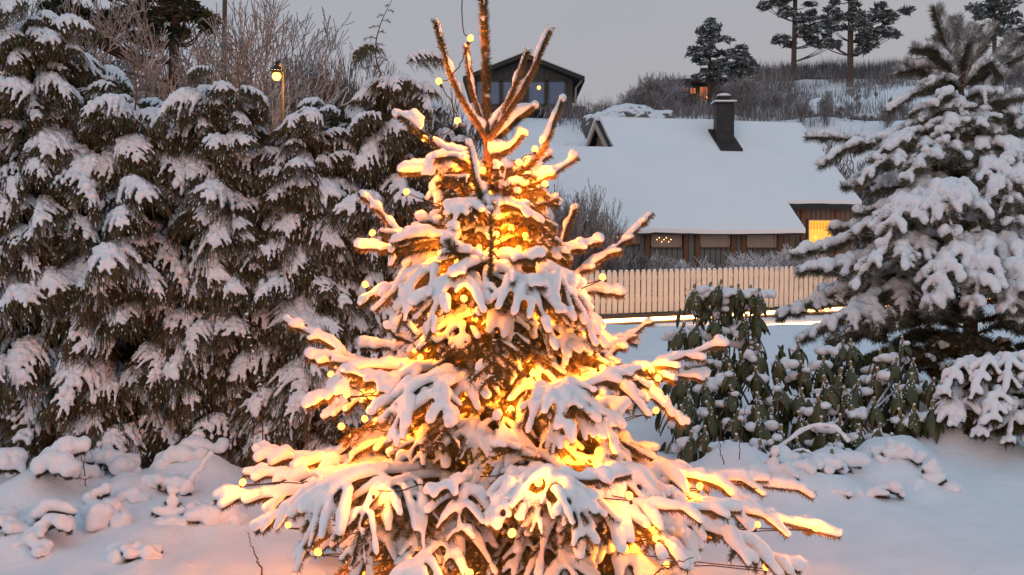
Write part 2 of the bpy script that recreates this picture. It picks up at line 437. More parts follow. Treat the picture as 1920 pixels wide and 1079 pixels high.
for s1 in (3.4, -3.4):
    a0, a1 = H(-.03, 0, rz(0) - .02), H(-.03, s1, rz(s1) - .02)
    c0, c1 = H(.02, 0, rz(0) - .02), H(.02, s1, rz(s1) - .02); dz = np.array([0, 0, -.2])
    vb.prism([a0, a1, c1, c0], [a0 + dz, a1 + dz, c1 + dz, c0 + dz])
obj('verge_board', vb.mesh('verge_board', [M_frame]), house)
# walls
SW = 4.02; SR = 3.15
wl_ = MB()
wl_.prism([H(-9, SW, rz(SW) - .07), H(4.25, SW, rz(SW) - .07), H(4.25, SW - .15, rz(SW) - .07), H(-9, SW - .15, rz(SW) - .07)],
          [H(-9, SW, -.6), H(4.25, SW, -.6), H(4.25, SW - .15, -.6), H(-9, SW - .15, -.6)])
wl_.prism([H(4.25, SR, rz(SR) - .07), H(6.7, SR, rz(SR) - .07), H(6.7, SR - .15, rz(SR) - .07), H(4.25, SR - .15, rz(SR) - .07)],
          [H(4.25, SR, -.6), H(6.7, SR, -.6), H(6.7, SR - .15, -.6), H(4.25, SR - .15, -.6)])
wl_.prism([H(4.1, SR, rz(SR) - .09), H(4.25, SR, rz(SR) - .09), H(4.25, SW, rz(SW) - .09), H(4.1, SW, rz(SW) - .09)],
          [H(4.1, SR, -.6), H(4.25, SR, -.6), H(4.25, SW, -.6), H(4.1, SW, -.6)])
obj('wall', wl_.mesh('wall', [M_eave]), house)
g_me = {0: bd.mesh('board_grey', [M_wall]), 1: bd.mesh('board_brown', [M_wallb])}
wins = [(1128, 1196, 434, 456), (1220, 1275, 436, 462), (1312, 1365, 436, 462), (1399, 1451, 437, 463)]
wspan = [(wt(a, SW), wt(c, SW), wz(a, d, SW), wz(a, e_, SW)) for a, c, e_, d in wins]   # t0,t1,zbot,ztop
t = -9.0; rr = random.Random(3)
ztop = rz(SW) - .09
while t < 4.2:
    w = .155; tcx = t + w / 2; zt = ztop
    for (a, c, z0, z1) in wspan:
        if a - .02 < tcx < c + .02: zt = z0 - .03
    brown = 1 if tcx > wt(1455, SW) or tcx < wt(1200, SW) and tcx > wt(1120, SW) and zt == ztop else 0
    obj('board', g_me[brown], house, H(tcx, SW + .014 + rr.random() * .006, (zt - .5) / 2), (0, 0, yaw), (w - .022, .024, zt + .5))
    t += w
t = 4.26
la, lc, lz0, lz1 = wt(1513, SR), wt(1558, SR), wz(1513, 462, SR), wz(1513, 413, SR)
while t < 6.65:
    w = .155; tcx = t + w / 2; zt = rz(SR) - .09; z0 = -.5
    if la - .02 < tcx < lc + .02: z0 = lz1 + .03
    obj('board', g_me[1], house, H(tcx, SR + .014 + rr.random() * .006, (zt + z0) / 2), (0, 0, yaw), (w - .022, .024, zt - z0))
    if z0 > 0: obj('board', g_me[1], house, H(tcx, SR + .014, (lz0 - .05 - .5) / 2), (0, 0, yaw), (w - .022, .024, lz0 - .05 + .5))
    t += w
pm = bd.mesh('wall_post', [M_post])
for px in (1212, 1284, 1306, 1373, 1392, 1460):
    tt = wt(px, SW); obj('wall_post', pm, house, H(tt, SW + .055, (ztop - .5) / 2), (0, 0, yaw), (.13, .06, ztop + .5))
for px in (1503, 1567):
    tt = wt(px, SR); zt = rz(SR) - .09; obj('wall_post', pm, house, H(tt, SR + .055, (zt - .5) / 2), (0, 0, yaw), (.15, .06, zt + .5))
def window(t0, t1, z0, z1, s, mpane, lit=False):
    f = MB(); w = t1 - t0; h = z1 - z0; fw = .035
    for (x, z, a, c) in ((0, h / 2, w, fw), (0, -h / 2, w, fw), (-w / 2, 0, fw, h - fw), (w / 2, 0, fw, h - fw)): f.box((x, 0, z), (a, .05, c))
    o = obj('window', f.mesh('window', [M_frame]), house, H((t0 + t1) / 2, s + .05, (z0 + z1) / 2), (0, 0, yaw))
    p = MB(); p.box((0, .015, 0), (w - fw, .01, h - fw)); obj('pane', p.mesh('pane', [mpane]), o)
    sl = MB(); sl.box((0, -.04, -h / 2 - .035), (w + .06, .08, .03)); obj('sill', sl.mesh('sill', [M_post]), o)
    if lit:
        c = MB(); c.box((0, 0, 0), (.055, .008, .2)); cme = c.mesh('curtain_strip', [M_litcurt])
        for k in range(7):
            if -w / 2 + .09 + k * .095 < w / 2 - .05: obj('curtain_strip', cme, o, (-w / 2 + .09 + k * .095, -.003, h / 2 - .16))
    return o
for (a, c, z0, z1) in wspan: window(a, c, z0, z1, SW, M_pane)
wo = window(la, lc, lz0, lz1, SR, M_lit, True); wo['label'] = 'lit yellow window under the recessed eave'
sc = MB(); tube(sc, [(-.25, -.03, .02), (-.1, -.035, -.02), (.05, -.03, .03), (.2, -.035, 0), (.28, -.03, .04)], .012, 4)
blob(sc, (-.05, -.04, .03), (.02, .02, .02))
fb = MB(); tt = (la + lc) / 2
b0 = MB(); blob(b0, (0, 0, 0), (.022, .022, .022))
for (dx, dz) in ((-.16, -.12),):
    obj('candle_or_reflection', b0.mesh('candle_or_reflection', [M_lamp]), wo, (dx, -.03, dz))
# reflections of the garden lights put on the window panes as small glowing dots
wb = MB(); blob(wb, (0, 0, 0), (.008, .008, .008)); wbm = wb.mesh('candle_or_reflection', [M_strip])
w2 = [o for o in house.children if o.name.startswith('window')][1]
for k in range(7): obj('candle_or_reflection', wbm, w2, (-.26 + k * .066, .006, .06 * math.sin(k * 2.1) - .01))
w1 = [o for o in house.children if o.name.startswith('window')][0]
for x, z in ((-.2, .05), (-.08, 0)): obj('candle_or_reflection', wbm, w1, (x, .006, z))
ev = MB()
for (t0, t1, s) in ((-9, TS, 4.385), (TS, TR, 3.445)):
    ev.prism([H(t0, s, rz(s) + .01), H(t1, s, rz(s) + .01), H(t1, s + .03, rz(s) + .01), H(t0, s + .03, rz(s) + .01)],
             [H(t0, s, rz(s) - .085), H(t1, s, rz(s) - .085), H(t1, s + .03, rz(s) - .085), H(t0, s + .03, rz(s) - .085)])
obj('eave_board', ev.mesh('eave_board', [M_eave]), house)
# chimney, standing on the roof
ct = wt(1354, .85)
cb = MB(); cw = .50
cbase = rz(.85) - .25
ctop = wz(1354, 196, .85)
cb.box((0, 0, (ctop - cbase) / 2), (cw, cw, ctop - cbase))
ch = obj('chimney', cb.mesh('chimney', [M_chim]), house, H(ct, .85, cbase), (0, 0, yaw - .25))
cs = MB()
for z in (.55, 1.0): cs.box((0, 0, z), (cw + .012, cw + .012, .02))
for x in (-cw / 2, cw / 2): cs.box((x, -cw / 2, (ctop - cbase) / 2), (.03, .03, ctop - cbase - .01))
obj('chimney_seam', cs.mesh('chimney_seam', [M_chim]), ch)
cc = MB(); hh = ctop - cbase
cc.box((0, 0, hh + .02), (cw + .16, cw + .16, .04)); cc.box((0, 0, hh + .11), (cw - .14, cw - .14, .14)); cc.box((0, 0, hh + .2), (cw - .04, cw - .04, .04))
obj('chimney_cap', cc.mesh('chimney_cap', [M_chim]), ch)
cn_ = MB(); blob(cn_, (0, 0, hh + .25), (cw / 2 - .03, cw / 2 - .03, .08)); cn_.box((0, 0, hh + .06), (cw + .15, cw + .15, .05))
obj('chimney_snow', cn_.mesh('chimney_snow', [M_snow], False), ch)
fl = MB(); fl.prism([H(ct - .36, 1.42, rz(1.42) + .20), H(ct + .36, 1.42, rz(1.42) + .20), H(ct + .36, .55, rz(.55) + .20), H(ct - .36, .55, rz(.55) + .20)],
                    [H(ct - .36, 1.42, rz(1.42) + .02), H(ct + .36, 1.42, rz(1.42) + .02), H(ct + .36, .55, rz(.55) + .02), H(ct - .36, .55, rz(.55) + .02)])
obj('chimney_flashing', fl.mesh('chimney_flashing', [M_eave]), house)

# ------------------------------------------------------------------ picket fence
fence = thing('picket_fence', 'cream painted picket fence with rounded tops glowing peach in front of the grey house', 'fence')
FA = np.array([1.97, 23.0]); FB = np.array([7.65, 25.4]); fd = (FB - FA) / np.linalg.norm(FB - FA); fyaw = math.atan2(fd[1], fd[0])
pk_ = MB()
prof = [(-.06, 0), (.06, 0)] + [(.06 * math.cos(a), .94 + .06 * math.sin(a)) for a in np.linspace(0, math.pi, 7)]
pk_.prism([(x, -.011, z) for x, z in prof], [(x, .011, z) for x, z in prof])
pkm = pk_.mesh('picket', [M_fence])
cap = MB(); blob(cap, (0, 0, 1.0), (.05, .018, .018)); capm = cap.mesh('picket_snow', [M_snow], True)
for k in range(-9, 52):
    q = FA + fd * (k * .1535); z = -.06 + .0012 * k
    p = obj('picket', pkm, fence, (q[0], q[1], z + rr.uniform(-.006, .006)), (0, rr.uniform(-.008, .008), fyaw), (1, 1, 1.0))
    obj('picket_snow', capm, p)
rl = MB()
for z in (.22, .74):
    a = FA + fd * -1.4; c = FA + fd * 7.9; nn = np.array([-fd[1], fd[0]]) * .03
    for s_ in (0,):
        q = [np.append(a + nn, z - .05), np.append(c + nn, z + .06), np.append(c + nn * 2, z + .06), np.append(a + nn * 2, z - .05)]
        rl.prism([v + np.array([0, 0, .09]) for v in q], q)
obj('rail', rl.mesh('rail', [M_fence]), fence)
pp = MB(); pp.box((0, 0, 0), (.09, .09, 1.1)); fpm = pp.mesh('fence_post', [M_rail])
for k in range(-1, 5):
    q = FA + fd * (k * 1.9) + np.array([-fd[1], fd[0]]) * .1; pp.box((q[0], q[1], .35), (.09, .09, 1.1))
obj('fence_post', pp.mesh('fence_post', [M_rail]), fence)
bb = MB(); nn = np.array([fd[1], -fd[0]])
a = FA + fd * -1.4; c = FA + fd * 8.0
q = [np.append(a + nn * .03, -.09), np.append(c + nn * .03, -.02), np.append(c + nn * .09, -.02), np.append(a + nn * .09, -.09)]
bb.prism(q, [v - np.array([0, 0, .30]) for v in q])
obj('base_board', bb.mesh('base_board', [M_rail]), fence)

# glowing warm strips along the snowbank below the fence
def strip(name, label, pts, r=.028):
    pts = [q + np.array([0, 0, .06]) for q in pts]; b = MB(); tube(b, resample(pts, 40), r * 1.5, 6)
    t = thing(name, label, 'light strip'); obj('glow_tube', b.mesh('glow_tube', [M_strip]), t)
    k = MB(); pp = resample(pts, 40) - np.array([0, 0, .07]); tube(k, pp, .03, 4); obj('mounting_rail', k.mesh('mounting_rail', [M_rail]), t)
strip('light_strip', 'long thin glowing warm light strip running below the picket fence', [P(1060, 612, 21.3), P(1130, 608, 21.5), P(1330, 598, 22.3), P(1500, 588, 23.0), P(1600, 583, 23.4), P(1760, 574, 23.9), P(1930, 562, 24.6)])
strip('light_strip', 'short lower glowing warm light strip between the rhododendron and the snowy pine', [P(1425, 618, 19.8), P(1470, 615, 20.0), P(1540, 611, 20.3), P(1660, 600, 20.8)], .022)

# ------------------------------------------------------------------ buildings on the hill
cab = thing('hillside_cabin', 'dark wooden gabled house with wide blue windows on the hill behind the decorated spruce', 'house')
def Q(px, py, Y=50): return P(px, py, Y)
z0 = Q(985, 205)[2]; ze = Q(985, 143)[2]; za = Q(985, 103)[2]; xc = Q(982, 0)[0]; hw = 2.45
wm = MB()
wm.prism([(xc - hw, 50.2, z0), (xc + hw, 50.2, z0), (xc + hw, 50.2, ze + .1), (xc, 50.2, za - .15), (xc - hw, 50.2, ze + .1)],
         [(xc - hw, 57, z0), (xc + hw, 57, z0), (xc + hw, 57, ze + .1), (xc, 57, za - .15), (xc - hw, 57, ze + .1)])
obj('wall', wm.mesh('wall', [M_cabin]), cab)
cbm = bd.mesh('cladding_board', [M_cabin])
for k in range(17):
    x = xc - hw + .15 + k * .29
    zt = za - .18 - abs(x - xc) / hw * (za - ze - .25) - .08; zb = Q(985, 148)[2]
    obj('cladding_board', cbm, cab, (x, 50.18, (zt + zb) / 2), None, (.26, .03, zt - zb))
rf = MB()
for sg in (-1, 1):
    e0 = np.array([xc + sg * 3.0, 49.4, ze - .12]); a0 = np.array([xc, 49.4, za]); e1 = e0 + [0, 8, 0]; a1 = a0 + [0, 8, 0]; d = np.array([0, 0, -.22])
    rf.prism([e0, a0, a1, e1], [e0 + d, a0 + d, a1 + d, e1 + d])
rfo = obj('roof', rf.mesh('roof', [M_eave]), cab)
rs = MB()
for sg in (-1, 1):
    u_ = np.array([0, 0, .07]); e0 = np.array([xc + sg * 3.0, 49.5, ze - .12]); a0 = np.array([xc, 49.5, za]); e1 = e0 + [0, 7.8, 0]; a1 = a0 + [0, 7.8, 0]
    rs.prism([e0 + u_, a0 + u_, a1 + u_, e1 + u_], [e0 + u_ * .1, a0 + u_ * .1, a1 + u_ * .1, e1 + u_ * .1])
obj('roof_snow', rs.mesh('roof_snow', [M_snowroof]), rfo)
for (a, c) in ((893, 912), (918, 937), (942, 968), (990, 1022), (1028, 1061)):
    p0, p1 = Q(a, 196), Q(c, 151); w = p1[0] - p0[0]; h = p1[2] - p0[2]
    f = MB()
    for (x, z, aa, bb_) in ((0, h / 2, w + .1, .1), (0, -h / 2, w + .1, .1), (-w / 2, 0, .1, h), (w / 2, 0, .1, h)): f.box((x, 0, z), (aa, .09, bb_))
    wo = obj('window', f.mesh('window', [M_cabin]), cab, ((p0[0] + p1[0]) / 2, 50.14, (p0[2] + p1[2]) / 2))
    p = MB(); p.box((0, .03, 0), (w - .1, .02, h - .1)); obj('pane', p.mesh('pane', [M_cglass]), wo)
    if a == 990:
        lb = MB(); blob(lb, (.12, -.02, .25), (.09, .05, .09)); obj('lamp_glow_bulb', lb.mesh('lamp_glow_bulb', [M_lamp]), wo)
dk = MB(); dk.box((xc + .3, 49.6, z0 - .1), (5.4, 1.6, .16)); 
for x in (-2.2, -1.1, 0, 1.1, 2.6): dk.box((xc + x, 49.2, z0 - 1.0), (.16, .16, 1.8))
obj('deck', dk.mesh('deck', [M_rail]), cab)
dp = MB(); tube(dp, [(xc + 2.9, 49.6, ze - .25), (xc + 2.6, 50.0, ze - .6), (xc + 2.55, 50.0, z0)], .05, 5); obj('downpipe', dp.mesh('downpipe', [M_frame]), cab)

gc = thing('hillside_house', 'low far house with glowing orange windows half hidden by frosted trees', 'house')
def Q6(px, py): return P(px, py, 62)
b = MB(); c0, c1 = Q6(1275, 198), Q6(1345, 158); b.box(((c0[0] + c1[0]) / 2, 64, (c0[2] + c1[2]) / 2 - .6), (c1[0] - c0[0], 3.6, c1[2] - c0[2] + 1.2)); obj('wall', b.mesh('wall', [M_cabin]), gc)
b = MB(); c2, c3 = Q6(1265, 158), Q6(1360, 150); b.box(((c2[0] + c3[0]) / 2, 63.6, c3[2] - .15), (c3[0] - c2[0], 5, .16)); ro = obj('roof', b.mesh('roof', [M_eave]), gc)
b = MB(); b.box(((c2[0] + c3[0]) / 2, 63.6, c3[2] + .03), (c3[0] - c2[0], 5, .19)); obj('roof_snow', b.mesh('roof_snow', [M_snowroof]), ro)
M_orw = mat('orange_lit_pane', (.5, .2, .08), .5, emit=(1.0, .26, .08), es=.55)
for (a, c, y0, y1) in ((1281, 1291, 163, 172), (1294, 1306, 164, 176), (1312, 1334, 162, 190)):
    p0, p1 = Q6(a, y1), Q6(c, y0); w = p1[0] - p0[0]; h = p1[2] - p0[2]
    f = MB()
    for (x, z, aa, bb_) in ((0, h / 2, w, .05), (0, -h / 2, w, .05), (-w / 2, 0, .05, h), (w / 2, 0, .05, h), (0, 0, .05, h)): f.box((x, 0, z), (aa, .08, bb_))
    wo = obj('window', f.mesh('window', [M_rail]), gc, ((p0[0] + p1[0]) / 2, 62.15, (p0[2] + p1[2]) / 2))
    p = MB(); p.box((0, .02, 0), (w, .02, h)); obj('pane', p.mesh('pane', [M_orw]), wo)
    if a == 1312:
        lb = MB(); blob(lb, (.15, -.03, -.2), (.1, .05, .1)); obj('lamp_glow_bulb', lb.mesh('lamp_glow_bulb', [M_lamp]), wo)

# snowy boulders behind the roof ridge
rk = np.random.default_rng(8)
rockspecs = [(1180, 214, 41, 1.5, 1.0, 'large snow covered boulder mound right above the roof ridge'), (1135, 222, 40, .9, .7, 'small snow covered boulder left of the large mound behind the gable'),
             (1228, 218, 42, .8, .6, 'small snow covered boulder right of the large mound behind the ridge'), (1560, 212, 52, 1.5, .8, 'broad snowy rock on the slope under the second tall pine'),
             (1650, 222, 50, 1.6, .7, 'snowy rock outcrop on the slope left of the near pine top')]
for px, py, Y, rx, rzz, lab in rockspecs:
    b = MB(); c = P(px, py, Y); blob(b, (0, 0, 0), (rx, rx * .7, rzz))
    for k in range(7): a = rk.random(3) - .5; blob(b, (a[0] * rx * 1.7, a[1] * rx, a[2] * .4 * rzz + .15), (rx * rk.uniform(.25, .5), rx * .35, rzz * rk.uniform(.4, .8)))
    me = snow_mesh(b, 'boulder', M_rock, .09, 3, .35, clouds_big)
    thing('boulder', lab, 'rock', (c[0], c[1], c[2] - rzz * .55), me=me)

# ------------------------------------------------------------------ decorated spruce with string lights
TY = 4.5
TREE = np.array([P(922, 1000, TY)[0], TY, 0.0]); TREE[2] = g1(TREE[0], TREE[1])
# (px, py, dY) of every bulb; negative dY is nearer the camera
BULBS = [(882, 72, -.03), (823, 153, -.06), (858, 227, -.05), (796, 260, -.03), (1003, 280, -.05), (906, 320, -.10), (971, 358, -.20), (1022, 345, -.12),
         (762, 360, -.02), (845, 378, -.05), (880, 345, .0), (698, 437, -.02), (826, 476, -.26), (985, 442, -.08), (685, 534, -.10), (808, 590, -.38), (840, 440, -.05),
         (620, 702, -.10), (788, 672, -.25), (877, 737, -.35), (958, 768, -.50), (1040, 728, -.30), (1085, 712, -.25), (720, 782, -.38), (684, 786, -.2),
         (1222, 695, -.12), (1234, 709, -.22), (1126, 790, -.20), (1130, 690, -.1), (575, 888, -.20), (662, 902, -.22), (690, 878, -.30), (596, 1036, -.62), (787, 1063, -.85),
         (1312, 912, -.32), (1295, 944, -.38), (1437, 1063, -.55), (1330, 1005, -.3), (1165, 1050, -.45), (1210, 890, -.1), (830, 640, -.1), (1010, 560, -.1),
         (1060, 1010, -.2), (455, 905, -.5), (1530, 990, -.5), (1010, 905, -1.0), (880, 1075, -1.05), (640, 800, -.3), (1230, 770, -.1), (1000, 700, -.45), (870, 560, -.5), (1130, 520, -.2), (960, 1000, -1.15), (1180, 930, -.85), (700, 920, -.85), (1100, 860, -.5), (650, 740, -.5), (930, 440, -.35), (1230, 1010, -.8), (700, 960, -.15), (760, 900, 0), (900, 930, -.1), (1020, 860, .05), (640, 1000, -.1), (930, 620, .15), (1110, 620, .2), (750, 560, .15), (1180, 980, .15),
         (860, 1030, -.2), (540, 985, -.1), (1420, 985, -.1), (1250, 1060, -.3), (960, 1040, -.1), (690, 1050, -.4), (800, 820, .1), (1080, 900, -.1)]
_b = np.random.default_rng(4)
for k in range(78):      # bulbs deep in the crown
    zz = 1080 - 780 * (k / 78) ** 1.1; hw = np.interp(zz, [300, 450, 560, 650, 750, 850, 950, 1080], [70, 120, 130, 170, 190, 260, 330, 340])
    BULBS.append((920 + _b.uniform(-.85, .85) * hw, zz + _b.uniform(-12, 12), _b.uniform(-.95, .25) * hw * .0024))
BP = np.array([P(x, y, TY + d) for x, y, d in BULBS])

sp = thing('spruce_tree', 'snow laden young spruce wrapped in glowing warm string lights in front', 'tree', TREE)
def SP(px, py, dY): return P(px, py, TY + dY) - TREE
BL = BP - TREE

def spruce_branch(parent, ctrl, rng, lat=.3, nlat=6, droop=.25, R=.030, t0=.25, angle=50, ln=.025, w=.0034, per_m=1700, r0=.011, snow=1.0, subsnow=.22, spr=(40, 75), vm=.30, hang=1.15,
                  voxel=.0092, fan=0.0, bulbs=None, mats=None, smat=None, sub=True, name='branch', disp=.010, tipball=False, twist=0.0, smooth=4, lumps=0, frost2=0.0, clump=False):
    mats = mats or [M_twig, M_needle, M_needlef]; smat = smat or M_snowglow
    wood = MB(); S = MB()
    axis = resample(ctrl, 22); L = plen(axis)
    twigs = [(axis, np.linspace(r0, .0025, len(axis)), 1.0, t0 * .6)]
    d, _, _ = frames(axis)
    for k in range(nlat):
        t = t0 + (0.93 - t0) * (k + .3 * rng.random()) / max(1, nlat - 1)
        i = min(len(axis) - 2, int(t * (len(axis) - 1))); T = d[i]
        up = np.array([0, 0, 1.0]); sd = np.cross(T, up)
        if np.linalg.norm(sd) < .3: sd = np.array([1.0, 0, 0])
        sd = nz(sd)
        for sg in (-1, 1):
            if rng.random() < .10: continue
            al = math.radians(angle + rng.uniform(-10, 10))
            l = lat * (1 - .72 * max(0, (t - t0)) / (1 - t0)) * rng.uniform(.75, 1.15) * (0.75 + .25 * math.sin(math.pi * min(1, (t - t0 + .1) * 2)))
            dr = math.cos(al) * T + math.sin(al) * sg * sd + up * rng.uniform(-.12, .10) + up * (-fan)
            dr = nz(dr); n = 10; s = np.linspace(0, 1, n)[:, None] * l
            pts = axis[i] + dr * s - up * (droop * (s / .3) ** 2 * .3) + T * (s ** 2) * .5 * rng.uniform(0, 1)
            twigs.append((pts, np.linspace(r0 * .4, .0015, n), .97, 0.1))
            if sub and l > .13:
                dd, _, _ = frames(pts)
                for q in range(int(l / .05)):
                    tt = .2 + .7 * q / max(1, int(l / .05)) + .05 * rng.random(); ii = min(n - 2, int(tt * (n - 1)))
                    s2 = nz(np.cross(dd[ii], up) * (1 if (q + k) % 2 else -1)); l2 = l * .42 * (1.15 - tt) * rng.uniform(.8, 1.3) + .02
                    d2 = nz(.68 * dd[ii] + .7 * s2 - up * (.1 + fan * .6)); m_ = 6; u = np.linspace(0, 1, m_)[:, None] * l2
                    p2 = pts[ii] + d2 * u - up * (droop * (u / .3) ** 2 * .3)
                    twigs.append((p2, np.linspace(.002, .0012, m_), (.72 if rng.random() < subsnow else 0), 0.0))
    for pts, rad, rs, lo in twigs:
        tube(wood, pts, rad, 5, 0)
        needles(wood, pts, rng, per_m, ln, w, 1, lo=lo * .5, m2=2, p2=frost2, m2up=True, spread=spr)
        if snow <= 0 or rs <= 0: continue
        dd, _, _ = frames(pts); n = max(5, int(plen(pts) / .018)); P2 = resample(pts, n) if len(pts) != n else pts
        dd, _, _ = frames(P2); hz = np.sqrt(np.clip(1 - dd[:, 2] ** 2, 0, 1))
        r = R * rs * snow * (vm + (1 - vm) * hz ** 1.2) * (1 + .28 * (rng.random(n) - .5)) * (1 + .38 * np.sin(np.linspace(0, plen(P2) / .045, n) + rng.random() * 6) * rng.uniform(.2, 1))
        if clump: r *= np.clip(.45 + 1.2 * np.convolve(rng.random(n + 2), np.ones(3) / 3, 'valid'), 0, 1.3)
        u = np.linspace(0, 1, n)
        r *= np.clip((u - lo * .8) * 6 + .35, 0, 1) * (1 - .25 * u)
        up = np.array([0, 0, 1.0]); off = up[None] - dd * dd[:, 2:3]
        off = off / (np.linalg.norm(off, axis=1, keepdims=True) + .15)
        C = P2 + off * (r[:, None] * hang + .003)
        if bulbs is not None:
            D = np.linalg.norm(C[:, None, :] - bulbs[None], axis=2).min(1)
            r = np.minimum(r, np.clip(D - .036, .001, None))
        keep = r > max(.0045, voxel * .55)
        if keep.sum() < 3: continue
        a = 0
        while a < n:
            if not keep[a]: a += 1; continue
            b_ = a
            while b_ < n and keep[b_]: b_ += 1
            if b_ - a >= 3: tube(S, C[a:b_], r[a:b_], 8, 0, flat=.9)
            a = b_
        if tipball and rs == 1.0: blob(S, P2[-1] + [0, 0, .004], (R * .62, R * .62, R * .7))
        if lumps:
            for q in range(lumps if rs == 1 else lumps // 3):
                ii = rng.integers(1, n - 1); blob(S, C[ii] + rng.normal(size=3) * R * .25, np.array([1, 1, .8]) * R * rs * rng.uniform(.5, .95))
    o = obj(name, wood.mesh(name, mats), parent)
    if S.n:
        me = snow_mesh(S, 'branch_snow', smat, voxel, smooth, disp)
        obj('branch_snow', me, o)
    return o

rg = np.random.default_rng(11)
tk = MB()
tp = resample([SP(924, 1125, 0), SP(926, 900, 0), SP(922, 690, 0), SP(919, 480, 0), SP(912, 265, 0), SP(910, 120, 0), SP(905, -22, 0)], 60)
tube(tk, tp, np.interp(np.linspace(0, 1, 60), [0, .5, .75, 1], [.034, .022, .011, .005]), 10)
obj('trunk', tk.mesh('trunk', [M_bark], True), sp)
def br(c, **k): k['R'] = k.get('R', .03) * (.78 if k.get('lat', 0) else 1.0); return spruce_branch(sp, [SP(*q) for q in c], rg, bulbs=BL, **k)
# leader and the upright shoots of the top
UP = dict(lat=0, nlat=0, R=.022, ln=.026, w=.005, hang=1.5, per_m=3600, r0=.010, sub=False, tipball=True, voxel=.006, disp=.012, t0=.1, name='top_shoot', clump=True, smooth=3)
br([(912, 262, 0), (911, 120, 0), (905, -22, 0)], **{**UP, 'R': .018, 'r0': .018, 'per_m': 5200, 'ln': .034, 'lumps': 10, 'tipball': False})
br([(914, 262, -.01), (855, 165, -.03), (815, 38, -.02)], **{**UP, 'R': .024, 'r0': .015, 'per_m': 4200})
br([(908, 235, 0), (885, 165, .05), (874, 88, .08)], **UP)
br([(916, 262, 0), (958, 180, -.05), (990, 95, -.05)], **{**UP, 'r0': .012})
br([(918, 262, -.03), (985, 160, -.02), (1032, 55, .0)], **{**UP, 'R': .023, 'r0': .014, 'per_m': 4200})
br([(916, 275, .02), (955, 240, .1), (1003, 198, .18)], **{**UP, 'R': .032})
br([(914, 345, 0), (860, 305, -.03), (790, 255, -.04), (742, 214, -.03)], **{**UP, 'R': .034, 'per_m': 2600, 'name': 'branch'})
br([(918, 345, 0), (975, 325, -.02), (1020, 278, -.02), (1055, 185, .0)], **{**UP, 'R': .028, 'per_m': 4200, 'name': 'branch'})
br([(914, 300, 0), (952, 285, .05), (985, 250, .08)], **{**UP, 'R': .03, 'name': 'branch'})
# second whorl
br([(916, 355, 0), (905, 372, -.20), (893, 345, -.27), (879, 268, -.27)], **{**UP, 'R': .030, 'r0': .012, 'per_m': 2400, 'name': 'branch'})
B2 = dict(lat=.15, nlat=4, R=.034, droop=.15, voxel=.008, fan=.1)
br([(914, 330, 0), (850, 318, 0), (800, 325, .02), (748, 328, .03)], **{**B2, 'R': .044, 'lat': .06, 'nlat': 2})
br([(916, 345, 0), (860, 300, -.05), (812, 305, -.05), (800, 330, -.08)], **{**B2, 'lat': .10})
br([(917, 370, 0), (980, 355, -.04), (1035, 330, -.05), (1083, 298, -.05)], **{**B2, 'R': .036, 'lat': .10, 'nlat': 3})
br([(917, 375, 0), (970, 350, -.15), (945, 360, -.25), (955, 300, -.28)], **{**B2, 'lat': .08, 'R': .033})
br([(917, 380, 0), (965, 385, 0), (1005, 388, .05), (1046, 375, .05)], **{**B2, 'lat': .08, 'nlat': 2, 'R': .028})
br([(917, 370, 0), (960, 340, .1), (1000, 320, .15), (1030, 290, .2)], **B2)
br([(916, 375, 0), (885, 380, -.15), (868, 395, -.25), (850, 430, -.28)], **B2)
br([(916, 385, 0), (935, 385, -.16), (975, 395, -.26), (1010, 420, -.28)], **B2)
br([(916, 385, 0), (905, 380, -.12), (915, 385, -.24), (925, 412, -.26)], **{**B2, 'lat': .12})
br([(916, 390, 0), (870, 375, .05), (840, 385, .08), (822, 375, .1)], **B2)
br([(916, 400, 0), (870, 395, -.05), (845, 405, -.1), (838, 440, -.12)], **B2)
br([(916, 350, 0), (900, 330, .15), (885, 310, .25), (860, 290, .3)], **B2)
# third whorl
C3 = dict(lat=.24, nlat=5, R=.037, droop=.22, fan=.12)
br([(919, 520, 0), (921, 545, -.30), (920, 520, -.42), (921, 392, -.44)], **{**UP, 'R': .021, 'r0': .011, 'per_m': 2600, 'name': 'branch'})
br([(918, 455, 0), (800, 470, -.05), (745, 440, -.05), (712, 400, -.04), (672, 364, -.03)], **{**C3, 'R': .030, 'lat': .16})
br([(918, 455, 0), (840, 455, .0), (770, 470, .05), (720, 470, .08), (668, 468, .1)], **{**C3, 'R': .040, 'lat': .12, 'nlat': 4})
br([(918, 460, 0), (850, 450, -.20), (800, 445, -.2), (755, 455, -.2), (735, 500, -.2)], **C3)
br([(918, 470, 0), (840, 430, -.05), (790, 420, -.06)], **{**C3, 'R': .042, 'lat': .1, 'nlat': 3})
br([(918, 480, 0), (880, 480, -.25), (855, 475, -.38), (838, 450, -.42)], **{**C3, 'lat': .16, 'R': .036})
br([(918, 485, 0), (905, 495, -.30), (880, 505, -.42), (850, 520, -.46)], **{**C3, 'lat': .13, 'nlat': 4})
br([(918, 480, 0), (950, 490, -.30), (985, 488, -.40), (1022, 485, -.43)], **{**C3, 'lat': .12, 'nlat': 4, 'R': .035})
br([(919, 500, 0), (945, 515, -.35), (985, 530, -.45), (1015, 540, -.48)], **{**C3, 'lat': .12, 'nlat': 4, 'R': .033})
br([(919, 500, 0), (915, 520, -.35), (905, 560, -.48), (895, 590, -.50)], **{**C3, 'lat': .13, 'nlat': 4, 'R': .030})
br([(918, 500, 0), (820, 495, -.10), (750, 540, -.12), (683, 570, -.12)], **{**C3, 'R': .042, 'lat': .22})
br([(918, 500, 0), (830, 500, -.25), (775, 545, -.34), (745, 625, -.36)], **{**C3, 'lat': .28, 'nlat': 6, 'droop': .4, 'R': .040})
